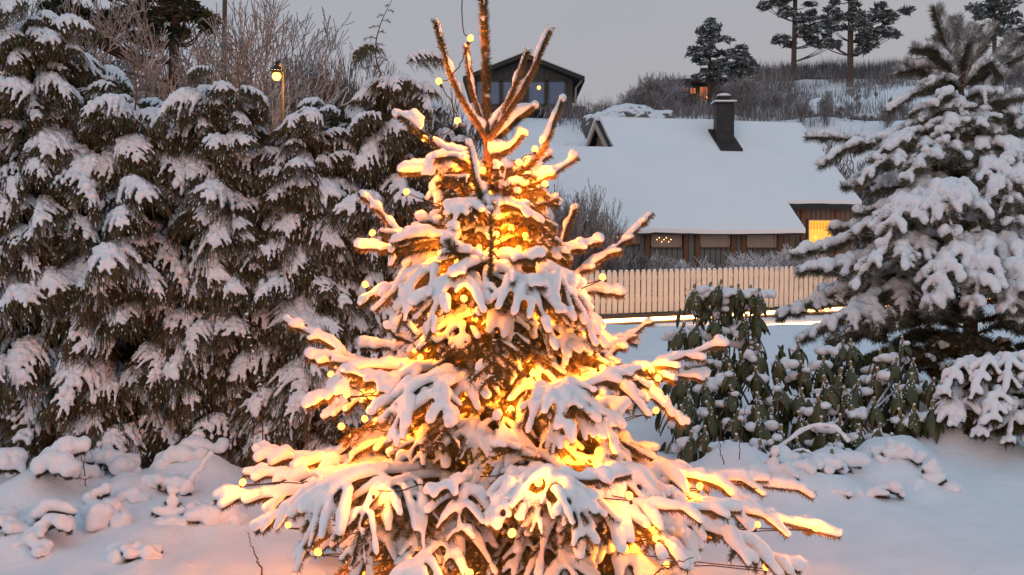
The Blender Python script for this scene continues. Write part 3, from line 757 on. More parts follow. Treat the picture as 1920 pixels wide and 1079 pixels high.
br([(918, 510, 0), (870, 525, -.35), (830, 560, -.46), (800, 640, -.48)], **{**C3, 'lat': .26, 'nlat': 6, 'droop': .45, 'R': .040})
br([(919, 515, 0), (960, 525, -.35), (1000, 565, -.47), (1035, 650, -.47)], **{**C3, 'lat': .28, 'nlat': 6, 'droop': .45, 'R': .042})
br([(919, 510, 0), (1000, 505, -.22), (1060, 545, -.30), (1110, 640, -.30)], **{**C3, 'lat': .28, 'nlat': 6, 'droop': .42, 'R': .042})
br([(919, 490, 0), (1000, 480, -.05), (1060, 475, -.05), (1127, 455, -.03)], **{**C3, 'R': .034, 'lat': .18})
br([(919, 480, 0), (990, 490, .0), (1040, 480, .02), (1060, 440, .05), (1080, 388, .05)], **{**UP, 'R': .026, 'name': 'branch'})
br([(919, 540, 0), (1030, 540, .0), (1110, 500, .0), (1165, 460, .02), (1225, 402, .03)], **{**C3, 'R': .030, 'lat': .15, 'nlat': 5, 't0': .3})
br([(919, 540, 0), (1020, 560, .02), (1100, 550, .05), (1170, 556, .06)], **{**C3, 'R': .040, 'lat': .16})
br([(919, 540, 0), (1010, 560, -.10), (1090, 590, -.15), (1130, 650, -.15)], **{**C3, 'R': .040, 'lat': .25, 'droop': .4})
br([(919, 450, 0), (960, 430, .2), (990, 420, .3), (1030, 430, .4)], **C3)
br([(919, 450, 0), (870, 430, .2), (820, 420, .35), (790, 430, .4)], **C3)
# fourth whorl
D4 = dict(lat=.32, nlat=6, R=.040, droop=.28, fan=.12)
br([(922, 700, 0), (770, 720, -.05), (690, 705, -.08), (620, 650, -.08), (530, 603, -.06)], **{**D4, 'R': .034, 'lat': .22, 't0': .35})
br([(922, 700, 0), (780, 700, .05), (700, 690, .1), (630, 685, .12), (572, 672, .15)], **{**D4, 'lat': .18})
br([(922, 710, 0), (770, 700, -.15), (680, 695, -.2), (620, 740, -.22), (585, 760, -.22)], **{**D4, 'lat': .25, 'R': .042})
br([(922, 710, 0), (800, 700, -.30), (720, 720, -.42), (650, 700, -.48)], **{**D4, 'lat': .20, 'R': .036})
br([(922, 715, 0), (830, 715, -.45), (770, 745, -.58), (735, 830, -.62)], **{**D4, 'lat': .32, 'nlat': 6, 'droop': .5, 'R': .042})
br([(922, 715, 0), (860, 720, -.45), (820, 750, -.62), (850, 800, -.68)], **{**D4, 'lat': .22, 'droop': .45, 'nlat': 5, 'R': .040})
br([(922, 690, 0), (830, 660, -.05), (760, 640, -.08), (722, 615, -.08)], **{**D4, 'lat': .12, 'R': .030, 'nlat': 4})
br([(922, 690, 0), (800, 660, .05), (740, 655, .08), (678, 655, .1)], **{**D4, 'lat': .14, 'R': .040})
br([(922, 690, 0), (870, 650, -.25), (820, 640, -.34), (790, 650, -.36)], **{**D4, 'lat': .2, 'R': .028})
br([(922, 690, 0), (1040, 700, .05), (1120, 690, .1), (1165, 650, .1), (1222, 602, .12)], **{**D4, 'lat': .18, 'R': .028, 't0': .35})
br([(922, 700, 0), (1060, 710, -.05), (1180, 705, -.08), (1260, 680, -.08), (1358, 645, -.05)], **{**D4, 'lat': .26, 'R': .032, 't0': .35})
br([(922, 710, 0), (1060, 720, -.05), (1180, 705, -.05), (1325, 712, -.03)], **{**D4, 'lat': .24, 'R': .040})
br([(922, 710, 0), (1080, 720, -.12), (1200, 730, -.15), (1285, 800, -.15)], **{**D4, 'lat': .32, 'R': .042, 'droop': .4})
br([(922, 720, 0), (1020, 730, -.40), (1090, 730, -.5), (1205, 695, -.52)], **{**D4, 'lat': .20, 'R': .034, 't0': .4, 'nlat': 5})
br([(922, 720, 0), (1010, 740, -.48), (1060, 760, -.62), (1040, 850, -.66)], **{**D4, 'lat': .28, 'droop': .5, 'R': .040})
br([(922, 720, 0), (1030, 740, -.35), (1100, 770, -.48), (1150, 840, -.50)], **{**D4, 'lat': .28, 'droop': .5, 'R': .042})
br([(922, 730, 0), (1050, 760, -.2), (1150, 770, -.28), (1170, 765, -.3)], **{**D4, 'lat': .18, 'R': .038})
br([(922, 690, 0), (1010, 650, .15), (1100, 640, .25), (1180, 640, .3)], **D4)
br([(922, 690, 0), (990, 640, -.1), (1050, 640, -.15), (1090, 660, -.2)], **{**D4, 'lat': .2, 'R': .03})
br([(922, 740, 0), (930, 780, -.4), (950, 830, -.55), (965, 870, -.58)], **{**D4, 'lat': .22, 'R': .026, 'droop': .4})
# lowest whorls
E5 = dict(lat=.38, nlat=7, R=.042, droop=.30, fan=.12)
br([(924, 900, 0), (740, 880, -.05), (600, 870, -.08), (475, 852, -.10)], **{**E5, 'lat': .34})
br([(924, 905, 0), (750, 890, -.15), (600, 900, -.25), (455, 893, -.28)], **{**E5, 'lat': .24, 'R': .040})
br([(924, 910, 0), (740, 890, -.2), (560, 930, -.38), (402, 942, -.42)], **{**E5, 'lat': .28, 'R': .043})
br([(924, 910, 0), (760, 890, -.35), (610, 920, -.55), (480, 1000, -.58)], **{**E5, 'lat': .34, 'R': .042, 'droop': .4})
br([(924, 910, 0), (780, 890, -.45), (640, 920, -.7), (560, 1050, -.74)], **{**E5, 'lat': .40, 'R': .044, 'droop': .5})
br([(924, 915, 0), (800, 900, -.5), (700, 940, -.8), (660, 1060, -.86)], **{**E5, 'lat': .34, 'R': .030, 'droop': .5})
br([(924, 905, 0), (880, 905, -.65), (850, 915, -.88), (815, 930, -.92)], **{**E5, 'lat': .16, 'R': .034, 'nlat': 4})
br([(924, 905, 0), (890, 910, -.6), (870, 940, -.85), (860, 1000, -.9)], **{**E5, 'lat': .24, 'R': .034, 'droop': .55, 'nlat': 4})
br([(924, 880, 0), (960, 870, -.40), (955, 845, -.6), (940, 840, -.66)], **{**E5, 'lat': .16, 'R': .028, 'nlat': 4})
br([(924, 900, 0), (1000, 895, -.65), (1080, 905, -.88), (1182, 895, -.9)], **{**E5, 'lat': .14, 'R': .036, 'nlat': 5, 't0': .45})
br([(924, 905, 0), (990, 900, -.65), (1030, 905, -.95), (1000, 1000, -1.02)], **{**E5, 'lat': .30, 'R': .036, 'droop': .6})
br([(924, 905, 0), (1000, 900, -.65), (1060, 915, -.95), (1090, 1010, -1.02)], **{**E5, 'lat': .30, 'R': .038, 'droop': .6})
br([(924, 910, 0), (960, 905, -.7), (955, 930, -.95), (925, 990, -1.0)], **{**E5, 'lat': .20, 'R': .036, 'droop': .6, 'nlat': 5})
br([(924, 905, 0), (1060, 880, -.35), (1160, 900, -.6), (1230, 980, -.66)], **{**E5, 'lat': .36, 'R': .044, 'droop': .45})
br([(924, 910, 0), (1060, 930, -.45), (1200, 955, -.68), (1388, 962, -.7)], **{**E5, 'lat': .30, 'R': .038, 'droop': .45})
br([(924, 910, 0), (1040, 950, -.55), (1150, 960, -.75), (1290, 1060, -.78)], **{**E5, 'lat': .36, 'R': .046, 'droop': .5})
br([(924, 900, 0), (1100, 890, -.05), (1260, 900, -.12), (1440, 905, -.12)], **{**E5, 'lat': .34, 'R': .044})
br([(924, 900, 0), (1100, 890, -.12), (1300, 900, -.25), (1410, 950, -.28)], **{**E5, 'lat': .32, 'R': .044})
br([(924, 910, 0), (1110, 920, -.2), (1330, 950, -.4), (1575, 1010, -.42)], **{**E5, 'lat': .38, 'R': .042})
br([(924, 915, 0), (1110, 960, -.35), (1330, 1000, -.55), (1500, 1075, -.6)], **{**E5, 'lat': .40, 'R': .044})
br([(924, 895, 0), (1100, 870, .1), (1300, 900, .15), (1530, 925, .15)], **{**E5, 'lat': .32, 'R': .042})
br([(924, 880, 0), (1060, 860, .0), (1180, 860, -.05), (1290, 890, -.1)], **{**E5, 'lat': .28, 'R': .040})
br([(924, 960, 0), (800, 980, -.4), (720, 1010, -.7), (660, 1100, -.8)], **{**E5, 'lat': .34, 'R': .034, 'droop': .4})
br([(924, 960, 0), (860, 990, -.6), (790, 1060, -.95), (770, 1100, -1.0)], **{**E5, 'lat': .28, 'R': .032, 'droop': .4})
br([(924, 960, 0), (1000, 1000, -.5), (1060, 1060, -.8), (1090, 1120, -.9)], **{**E5, 'lat': .30, 'R': .030, 'droop': .4})
br([(924, 960, 0), (1060, 1010, -.4), (1180, 1060, -.7), (1250, 1110, -.8)], **{**E5, 'lat': .34, 'R': .044, 'droop': .4})
for c, l_ in [([(919, 560, 0), (930, 580, -.22), (960, 610, -.34), (955, 665, -.38)], .20), ([(919, 560, 0), (890, 590, -.2), (870, 615, -.32), (865, 670, -.36)], .20), ([(920, 590, 0), (850, 600, -.15), (810, 630, -.22), (800, 680, -.26)], .22),
              ([(920, 590, 0), (1000, 600, -.12), (1060, 640, -.2), (1075, 700, -.24)], .24), ([(921, 640, 0), (935, 650, -.28), (925, 690, -.4), (915, 740, -.42)], .2), ([(921, 640, 0), (980, 660, -.22), (1010, 700, -.34), (1000, 760, -.38)], .24),
              ([(921, 650, 0), (850, 670, -.2), (800, 720, -.3), (800, 780, -.34)], .24), ([(923, 780, 0), (900, 790, -.35), (880, 820, -.5), (890, 880, -.54)], .24), ([(923, 780, 0), (990, 790, -.3), (1030, 830, -.45), (1010, 890, -.5)], .26),
              ([(923, 790, 0), (850, 800, -.25), (780, 840, -.4), (770, 900, -.45)], .28), ([(923, 790, 0), (1060, 800, -.2), (1120, 830, -.35), (1150, 890, -.4)], .28), ([(923, 800, 0), (960, 830, -.4), (975, 870, -.55), (945, 930, -.6)], .24),
              ([(923, 800, 0), (800, 820, -.05), (720, 830, -.1), (660, 860, -.12)], .24), ([(923, 790, 0), (1040, 810, .0), (1130, 820, .0), (1230, 850, .0)], .26)]:
    br(c, lat=l_, nlat=5, R=.031, droop=.4, fan=.15, clump=True)
# inner and rear branches, thinly snowed: warm brown inside of the crown
prof_z = [0.15, .41, .65, .9, 1.13, 1.3, 1.61, 1.97]; prof_r = [1.15, 1.15, .95, .78, .80, .50, .50, .26]
for k in range(100):
    z = .14 + 1.75 * ((k + .5) / 100); az = k * 2.39996 + rg.uniform(-.3, .3)
    Rr = np.interp(z, prof_z, prof_r) * rg.uniform(.55, .85)
    back = math.sin(az) > 0.2
    tz = np.interp(z, [0, 2.6], [0, 59]); base = tp[int(tz)]; base = np.array([tp[np.argmin(abs(tp[:, 2] - z))][0], 0, z])
    dr = np.array([math.cos(az), math.sin(az), 0])
    if back: Rr *= 1.25
    c = [base, base + dr * Rr * .5 + [0, 0, .06], base + dr * Rr + [0, 0, -.02 - .12 * Rr]]
    spruce_branch(sp, c, rg, lat=.30 * min(1, Rr / .6) + .04, nlat=7, R=.022 if not back else .036, droop=.3, bulbs=BL, voxel=.013, per_m=1200, w=.0044, ln=.024,
                  snow=(.50 if not back else 1.0), disp=.012, smooth=2, clump=not back, fan=.15, subsnow=.15)

# string lights: cable, bulbs and their light
sl = thing('string_lights', 'warm string lights on a thin dark cable wound around the snowy spruce', 'string lights', TREE)
order = sorted(range(len(BL)), key=lambda i: -BL[i][2]); rest = order[:]; path = [rest.pop(0)]
while rest:
    c = BL[path[-1]]; nxt = min(rest[:9], key=lambda i: np.linalg.norm(BL[i] - c) + 1.5 * (BL[rest[0]][2] - BL[i][2])); rest.remove(nxt); path.append(nxt)
cbl = MB()
pts = [SP(868, -20, 0), SP(866, 20, .0), SP(870, 62, 0), SP(880, 68, -.02)]
tube(cbl, resample(pts, 16), .0026, 5)
for a, c in zip(path[:-1], path[1:]):
    p, q = BL[a], BL[c]; L = np.linalg.norm(p - q); u = np.linspace(0, 1, 14)[:, None]
    w_ = p * (1 - u) + q * u; w_[:, :2] *= 1 - .55 * min(1, L) * (4 * u * (1 - u)); w_[:, 2] -= (4 * u * (1 - u)).ravel() * .05 * L + .012; w_ += rg.normal(size=w_.shape) * .004
    tube(cbl, w_, .0026, 5)
obj('cable', cbl.mesh('cable', [M_cable]), sl)
bm_ = MB(); blob(bm_, (0, 0, 0), (.0145, .0145, .017)); bulb_me = bm_.mesh('bulb', [M_bulb], True)
so = MB(); tube(so, [(0, 0, -.013), (0, 0, -.032)], .0065, 8); sock_me = so.mesh('socket', [M_socket])
pl = bpy.data.lights.new('bulb_light', 'POINT'); pl.energy = 8.0; pl.color = (1.0, .232, .010); pl.shadow_soft_size = .02
for k, p in enumerate(BL):
    b = obj('bulb', bulb_me, sl, p, (rg.uniform(-1, 1), rg.uniform(-1, 1), 0)); obj('socket', sock_me, b)
    l = bpy.data.objects.new('bulb_light', pl); COL.objects.link(l); l.parent = sl; l.location = [float(v) for v in p]

# ------------------------------------------------------------------ snow covered cypress hedge trees on the left
def cypress_spray(seed, L=.48, droop=1.0, snow=1.0):
    """one arching bough: wood and hanging scale foliage, plus the snow lying over its shoulders"""
    r = np.random.default_rng(seed); fo = MB(); S = MB()
    u = np.linspace(0, 1, 16); ax = np.stack([L * (u ** .9), .05 * np.sin(u * 3 + seed) * u, L * (.42 * u - (.95 * droop) * u ** 2.4)], 1)
    tube(fo, ax, np.linspace(.007, .002, 16), 5, 0)
    ribs = [(ax, 1.0)]
    for k in range(7):
        t = .18 + .75 * k / 6; i = int(t * 15); d = ax[min(i + 1, 15)] - ax[i]; d = nz(d)
        for sg in (-1, 1):
            l = (.26 * (1.1 - .75 * t)) * r.uniform(.75, 1.2); dr = nz(.65 * d + sg * np.array([0, .85, 0]) + [0, 0, .15]); q = np.linspace(0, 1, 9)[:, None]
            p = ax[i] + dr * l * q + np.array([0, 0, -1]) * l * .95 * q ** 2.2 + r.normal(size=3) * .01 * q
            tube(fo, p, np.linspace(.003, .0012, 9), 4, 0); ribs.append((p, .9))
    for p, _ in ribs:
        n = max(6, int(plen(p) / .011)); P2 = resample(p, n); d, a, b = frames(P2)
        for q in range(n):
            if q < 2: continue
            l = r.uniform(.055, .15) * (1 - .3 * q / n); sg = 1 if q % 2 else -1
            out = nz(d[q] * .5 + a[q] * sg * r.uniform(.3, .8) + np.array([0, 0, -r.uniform(.25, 1.1)]))
            m = 5; uu = np.linspace(0, 1, m)[:, None]; st = P2[q] + out * l * uu + np.array([0, 0, -.55]) * l * uu ** 2
            sd = nz(np.cross(out, r.normal(size=3)))
            wd = .0042 * (1 - .6 * uu)
            V = np.concatenate([st - sd * wd, st + sd * wd]); T = []
            for e in range(m - 1): T += [(e, e + 1, m + e + 1), (e, m + e + 1, m + e)]
            mi = 1 if r.random() < .7 else 2
            fo.add(V, T, mi)
            VV = []; TT = []
            for e in range(1, m):          # side leaflets
                for s2 in (-1, 1):
                    ll = .018 * (1.2 - e / m) * r.uniform(.7, 1.3); dn = nz(out * .7 + sd * s2 * .8 + np.array([0, 0, -.3]))
                    k0 = len(VV); VV += [st[e], st[e] + out * .005, st[e] + dn * ll]; TT.append((k0, k0 + 1, k0 + 2))
            fo.add(VV, TT, mi)
            if snow > 0 and r.random() < .20 * snow:     # crumbs caught on the hanging tips
                tt = r.uniform(.2, .9); c = P2[q] + out * l * tt + np.array([0, 0, -.5]) * l * tt ** 2
                s_ = r.uniform(.003, .008); ln_ = r.uniform(1.2, 4); fo.add(*octa(c + [0, 0, s_ * .5], (s_, s_, s_ * ln_)), 3)
    if snow > 0:
        for k, (p, rs) in enumerate(ribs):
            n = max(8, int(plen(p) / .016)); P2 = resample(p, n); d, a, b = frames(P2); hz = np.sqrt(np.clip(1 - d[:, 2] ** 2, 0, 1)); uu = np.linspace(0, 1, n)
            rad = .032 * rs * snow * np.clip((hz - .34) * 1.9, 0, 1) * (1 + .8 * (r.random(n) - .5)) * np.clip(uu * 5 + .3, 0, 1)
            a0 = 0
            C = P2 + np.array([0, 0, 1]) * rad[:, None] * .75
            while a0 < n:
                if rad[a0] < .008: a0 += 1; continue
                b0 = a0
                while b0 < n and rad[b0] >= .008: b0 += 1
                if b0 - a0 >= 3: tube(S, C[a0:b0], rad[a0:b0], 7, 0)
                a0 = b0
    fme = fo.mesh('bough', [M_twig, M_thuja, M_thuja2, M_snowsoft])
    sme = snow_mesh(S, 'bough_snow', M_snowsoft, .0085, 1, .034, clouds_fine) if S.n else None
    return fme, sme
OCT_V = np.array([[1, 0, 0], [-1, 0, 0], [0, 1, 0], [0, -1, 0], [0, 0, 1], [0, 0, -1]], float)
OCT_T = np.array([[0, 2, 4], [2, 1, 4], [1, 3, 4], [3, 0, 4], [2, 0, 5], [1, 2, 5], [3, 1, 5], [0, 3, 5]])
def octa(c, r): return OCT_V * np.asarray(r) + np.asarray(c), OCT_T
sprays = [cypress_spray(100 + k, L=[.46, .52, .42, .50, .38, .55, .48, .44][k], droop=[1, .85, 1.15, .95, 1.05, .9, 1.2, .8][k], snow=[1.1, 1.2, 1, 1.15, 1.1, 1.25, 1, 1.2][k]) for k in range(8)]
sprays += [cypress_spray(500 + k, L=[.34, .40, .60, .36][k], droop=[1.3, .75, 1.0, 1.1][k], snow=[.9, 1.0, 1.3, .8][k]) for k in range(4)]
airy = [cypress_spray(300 + k, L=.42, droop=.7, snow=.75) for k in range(3)]

def cypress(px, top_py, base_py, Y, rad, seed, label, nb, leader=None, top_r=.12):
    r = np.random.default_rng(seed); base = P(px, base_py, Y); base[2] = g1(base[0], base[1]); top = P(px, top_py, Y); Ht = top[2] - base[2]
    t = thing('cypress_tree', label, 'tree', base, 'snow covered cypress trees forming the hedge')
    tr = MB(); pts = resample([(0, 0, -.05), (.02, 0, Ht * .5), (0, 0, Ht * .92)], 14); tube(tr, pts, np.linspace(.045, .008, 14), 8)
    if leader is not None:
        lp = [P(x, y, Y - .25) - base for x, y in leader]; lp = resample([pts[-2]] + lp, 16); tube(tr, lp, np.linspace(.008, .0018, 16), 5)
        for q in range(4, 15):
            sg = 1 if q % 2 else -1; l = r.uniform(.06, .16) * (1.1 - q / 18); st = lp[q] + np.linspace(0, 1, 5)[:, None] * np.array([sg * l, r.uniform(-.3, .3) * l, l * .35]) - np.array([0, 0, 1]) * (np.linspace(0, 1, 5)[:, None] ** 2) * l * .5
            tube(tr, st, .0018, 4); needles(tr, st, r, 260, .025, .005, 1, spread=(35, 75))
    obj('trunk', tr.mesh('trunk', [M_twig, M_thuja], False), t)
    # the dark twiggy inside
    inn = MB(); n = int(2600 * Ht / 3)
    zz = r.random(n) * Ht * .93; aa = r.random(n) * 2 * math.pi; Rm = rad * np.clip(1.08 - (zz / Ht) ** 2.2 * .95, .1, 1) * .62
    rr_ = np.sqrt(r.random(n)) * Rm; c = np.stack([rr_ * np.cos(aa), rr_ * np.sin(aa), zz], 1)
    dd = r.normal(size=(n, 3)); dd[:, 2] = -np.abs(dd[:, 2]) * 1.6 - .4; dd /= np.linalg.norm(dd, axis=1, keepdims=True)
    sd = np.cross(dd, r.normal(size=(n, 3))); sd /= np.linalg.norm(sd, axis=1, keepdims=True)
    l = r.uniform(.07, .16, (n, 1)); w = .014
    Vv = np.stack([c - sd * w, c + sd * w, c + dd * l], 1).reshape(-1, 3); inn.add(Vv, np.arange(n * 3).reshape(-1, 3), 0)
    obj('inner_foliage', inn.mesh('inner_foliage', [M_thuja]), t, kind='stuff')
    for k in range(nb):
        f = (k + .5) / nb; z = Ht * (.03 + .93 * (1 - (1 - f) ** 1.12)); Rz = rad * min(1, 1.08 - (z / Ht) ** 2.4 * .95)
        az = k * 2.39996 + seed
        # two thirds of the boughs face the garden
        az = (az % (2 * math.pi))
        if k % 5 != 4: az = math.pi + (az % math.pi)
        sc_ = r.uniform(.5, 1.0) * (1.0 - .38 * (z / Ht) ** 3)
        high = z / Ht > .80
        fme, sme = (airy[int(r.integers(3))] if high and r.random() < .6 else sprays[int(r.integers(12))])
        Rs = max(Rz - .38 + r.uniform(-.12, .12), .0) if not high else r.uniform(0, .18)
        p = np.array([math.cos(az) * Rs, math.sin(az) * Rs, z + r.uniform(-.14, .14)])
        b = obj('bough', fme, t, p, (r.uniform(-.45, .45), r.uniform(-.45, .25), az + r.uniform(-.7, .7)), (sc_, sc_ * r.choice([-1, 1]) , sc_))
        if sme is not None: obj('bough_snow', sme, b)
    return t
cypress(-60, -60, 980, 7.0, .60, 1, 'snowy cypress cut by the left edge of the photo, outermost of the hedge', 100)
cypress(95, -10, 960, 6.95, .62, 2, 'tall snowy cypress near the left edge, tallest of the hedge', 148, top_r=.2)
cypress(255, 150, 950, 7.05, .66, 3, 'snowy cypress of the hedge standing in front of the thick pine trunk', 148, leader=[(256, 170), (240, 60), (228, 10)])
cypress(424, 140, 930, 7.0, .46, 4, 'snowy cypress of the hedge with an upright top left of the street lamp', 140, leader=[(447, 190), (445, 110), (440, 78)])
cypress(590, 205, 910, 7.1, .62, 5, 'lower snowy cypress of the hedge just right of and below the street lamp', 130)
cypress(740, 85, 890, 7.2, .58, 6, 'snowy cypress of the hedge with a bare bent leader beside the decorated spruce', 84, leader=[(705, 110), (712, 50), (735, 0)])
cypress(850, 190, 880, 7.6, .5, 7, 'snowy cypress at the right end of the hedge behind the decorated spruce', 70)
cypress(345, 190, 930, 7.9, .62, 8, 'back row snowy cypress between the thick pine trunk and the upright hedge top', 60)
cypress(175, 85, 930, 7.9, .62, 10, 'back row snowy cypress just right of the tallest hedge tree', 60)
cypress(515, 260, 900, 7.9, .6, 12, 'back row snowy cypress directly below the glowing street lamp', 60)
cypress(655, 150, 900, 8.0, .6, 9, 'snowy cypress in the back row of the hedge right of the street lamp', 60)

# ------------------------------------------------------------------ long needled snowy pine on the right
PY_ = 9.5
pb = P(1820, 720, PY_); pb[2] = g1(pb[0], pb[1])
pine = thing('snowy_pine', 'bushy young pine with thick bristly snow on its boughs at the right edge', 'tree', pb)
def PP(px, py, dY=0): return P(px, py, PY_ + dY) - pb
rp = np.random.default_rng(21)
tk = MB(); tps = resample([PP(1822, 740), PP(1820, 600), PP(1818, 400), PP(1815, 278), PP(1806, 210), PP(1798, 145), PP(1775, 80), PP(1757, 22)], 50)
tube(tk, tps, np.interp(np.linspace(0, 1, 50), [0, .5, .75, 1], [.075, .034, .02, .008]), 10)
obj('trunk', tk.mesh('trunk', [M_bark], True), pine)
PN = dict(mats=[M_twig, M_pneedle, M_needlef], smat=M_snowsoft, ln=.082, w=.0068, per_m=1500, voxel=.0145, frost2=.30, R=.048, lat=.34, nlat=4, droop=.3,
          disp=.045, smooth=2, fan=.05, r0=.014, subsnow=.7, hang=.95, sub=True, t0=.3)
def pbr(c, **k): return spruce_branch(pine, [PP(*q) for q in c], rp, **{**PN, **k})
SH = dict(lat=0, nlat=0, sub=False, R=.052, per_m=4200, frost2=.78, ln=.10, w=.0095, disp=.07, smooth=1, vm=.62, hang=.7, name='top_shoot')
for c in ([(1798, 150), (1775, 80), (1756, 16)], [(1800, 150), (1800, 90), (1792, 35)], [(1798, 150), (1765, 120), (1734, 85)], [(1800, 150), (1835, 95), (1861, 50)],
          [(1802, 155), (1840, 135), (1886, 96)], [(1810, 230), (1860, 150), (1898, 68)], [(1800, 160), (1860, 130), (1925, 95)], [(1798, 152), (1745, 128), (1686, 134)],
          [(1800, 160), (1750, 140), (1700, 120)], [(1798, 155), (1780, 110, .2), (1760, 70, .3)], [(1800, 160), (1820, 120, .2), (1830, 80, .3)]):
    pbr(c, **SH)
for c in ([(1800, 170), (1770, 150, -.1), (1735, 165, -.15)], [(1800, 165), (1760, 100, -.1), (1715, 90, -.1)], [(1802, 170), (1850, 120, -.15), (1880, 140, -.2)], [(1800, 150), (1810, 90, -.1), (1825, 52, -.1)],
          [(1804, 200), (1860, 190, -.2), (1915, 180, -.2)], [(1804, 200), (1770, 200, -.2), (1730, 225, -.3)], [(1808, 240), (1760, 245, .2), (1700, 280, .3)], [(1806, 210), (1850, 230, .1), (1900, 260, .1)], [(1806, 225), (1830, 225, -.3), (1860, 260, -.4)]):
    pbr(c, **SH)
pbr([(1806, 200), (1760, 165), (1720, 175), (1667, 210)], lat=.16, nlat=2, R=.055)
pbr([(1806, 210), (1780, 180, -.3), (1750, 200, -.4)], lat=.16, nlat=2)
pbr([(1808, 215), (1850, 180, -.1), (1890, 210, -.15), (1912, 245, -.2)], lat=.2, nlat=3, R=.055)
pbr([(1812, 270), (1720, 240), (1640, 262), (1514, 257)], lat=.2, nlat=4, R=.045, per_m=1700)
pbr([(1812, 290), (1700, 262, -.1), (1600, 275, -.15), (1538, 312, -.2)], lat=.26)
pbr([(1814, 300), (1720, 270, -.3), (1650, 310, -.45), (1612, 345, -.5)], lat=.32)
pbr([(1815, 300), (1780, 280, -.4), (1730, 300, -.6), (1700, 340, -.7)], lat=.32)
pbr([(1816, 330), (1750, 335, -.2), (1690, 380, -.3), (1608, 400, -.35)], lat=.34)
pbr([(1816, 350), (1740, 350, -.5), (1680, 390, -.7), (1640, 440, -.75)], lat=.36, R=.058)
pbr([(1818, 380), (1700, 410, -.2), (1580, 455, -.3), (1485, 480, -.35)], lat=.36, R=.06, nlat=5)
pbr([(1818, 390), (1790, 355, -.7), (1770, 370, -1.0), (1790, 460, -1.1)], lat=.40, R=.062, droop=.6, nlat=5)
pbr([(1818, 390), (1740, 370, -.6), (1690, 400, -.9), (1660, 470, -1.0)], lat=.36, R=.062, droop=.5)
pbr([(1818, 430), (1690, 460, -.3), (1580, 500, -.45), (1500, 510, -.5)], lat=.38, R=.06, nlat=5)
pbr([(1818, 440), (1720, 450, -.7), (1650, 480, -1.), (1600, 540, -1.05)], lat=.40, R=.055, droop=.45)
pbr([(1818, 500), (1650, 520, -.1), (1530, 565, -.2), (1461, 594, -.25)], lat=.40, nlat=5)
pbr([(1818, 520), (1680, 540, -.5), (1590, 590, -.7), (1500, 640, -.75)], lat=.42, nlat=5, droop=.4)
pbr([(1820, 480), (1810, 465, -.9), (1770, 505, -1.25), (1745, 585, -1.35)], lat=.40, R=.066, droop=.6, nlat=5)
pbr([(1820, 480), (1850, 460, -.9), (1850, 500, -1.3), (1820, 590, -1.4)], lat=.40, R=.066, droop=.6, nlat=5)
pbr([(1820, 480), (1890, 460, -.8), (1910, 510, -1.2), (1900, 590, -1.3)], lat=.42, R=.066, droop=.6, nlat=5)
pbr([(1820, 480), (1920, 480, -.6), (1980, 520, -.9), (1990, 600, -1.)], lat=.42, R=.06, droop=.5, nlat=5)
pbr([(1815, 290), (1860, 270, -.4), (1905, 300, -.6), (1925, 370, -.65)], lat=.32, R=.058)
pbr([(1816, 330), (1870, 310, -.6), (1890, 350, -.8), (1900, 420, -.85)], lat=.38, R=.058, droop=.5)
pbr([(1818, 390), (1890, 370, -.3), (1960, 400, -.4), (2040, 450, -.4)], lat=.38)
pbr([(1814, 280), (1880, 240, .1), (1950, 240, .1), (2020, 280, .1)], lat=.3)
pbr([(1815, 300), (1740, 250, -.25), (1680, 265, -.35), (1640, 300, -.4)], lat=.3, nlat=5)
pbr([(1816, 330), (1730, 330, .1), (1650, 345, .15), (1580, 350, .15)], lat=.34, nlat=5)
pbr([(1817, 360), (1740, 360, -.3), (1670, 400, -.45), (1600, 440, -.5)], lat=.36, nlat=5)
pbr([(1817, 380), (1730, 400, .1), (1640, 420, .15), (1560, 430, .15)], lat=.36, nlat=5)
pbr([(1818, 460), (1720, 480, .1), (1620, 530, .15), (1540, 545, .15)], lat=.38, nlat=5)
pbr([(1808, 230), (1760, 220, .2), (1710, 240, .25)], lat=.2, nlat=3)
pbr([(1806, 190), (1840, 175, -.25), (1850, 210, -.35)], lat=.16, nlat=2)
pbr([(1806, 210), (1800, 200, -.3), (1810, 250, -.42)], lat=.2, nlat=3)
pbr([(1808, 240), (1775, 225, -.35), (1765, 270, -.5)], lat=.24, nlat=4)
pbr([(1810, 250), (1840, 240, -.35), (1850, 300, -.5)], lat=.26, nlat=4)
pbr([(1816, 320), (1720, 300, .3), (1650, 310, .5), (1600, 340, .6)], lat=.3)
pbr([(1818, 400), (1950, 360, .3), (2060, 380, .4), (2150, 440, .4)], lat=.4)
pbr([(1820, 560), (1720, 560, -.5), (1640, 600, -.8), (1560, 640, -.9)], lat=.42, snow=.45, frost2=.15)
for k in range(44):
    z = .25 + 2.6 * k / 44; az = k * 2.39996; R_ = 1.75 - .45 * z + rp.uniform(-.25, .1); dr = np.array([math.cos(az), math.sin(az), 0])
    base = np.array([tps[np.argmin(abs(tps[:, 2] - z))][0], 0, z])
    spruce_branch(pine, [base, base + dr * R_ * .5 + [0, 0, .1], base + dr * R_ + [0, 0, -.22]], rp, **{**PN, 'lat': .42, 'nlat': 4, 'snow': .25 if k < 15 else .9, 'per_m': 850, 'w': .012, 'frost2': .05 if k < 15 else .35, 'voxel': .026})

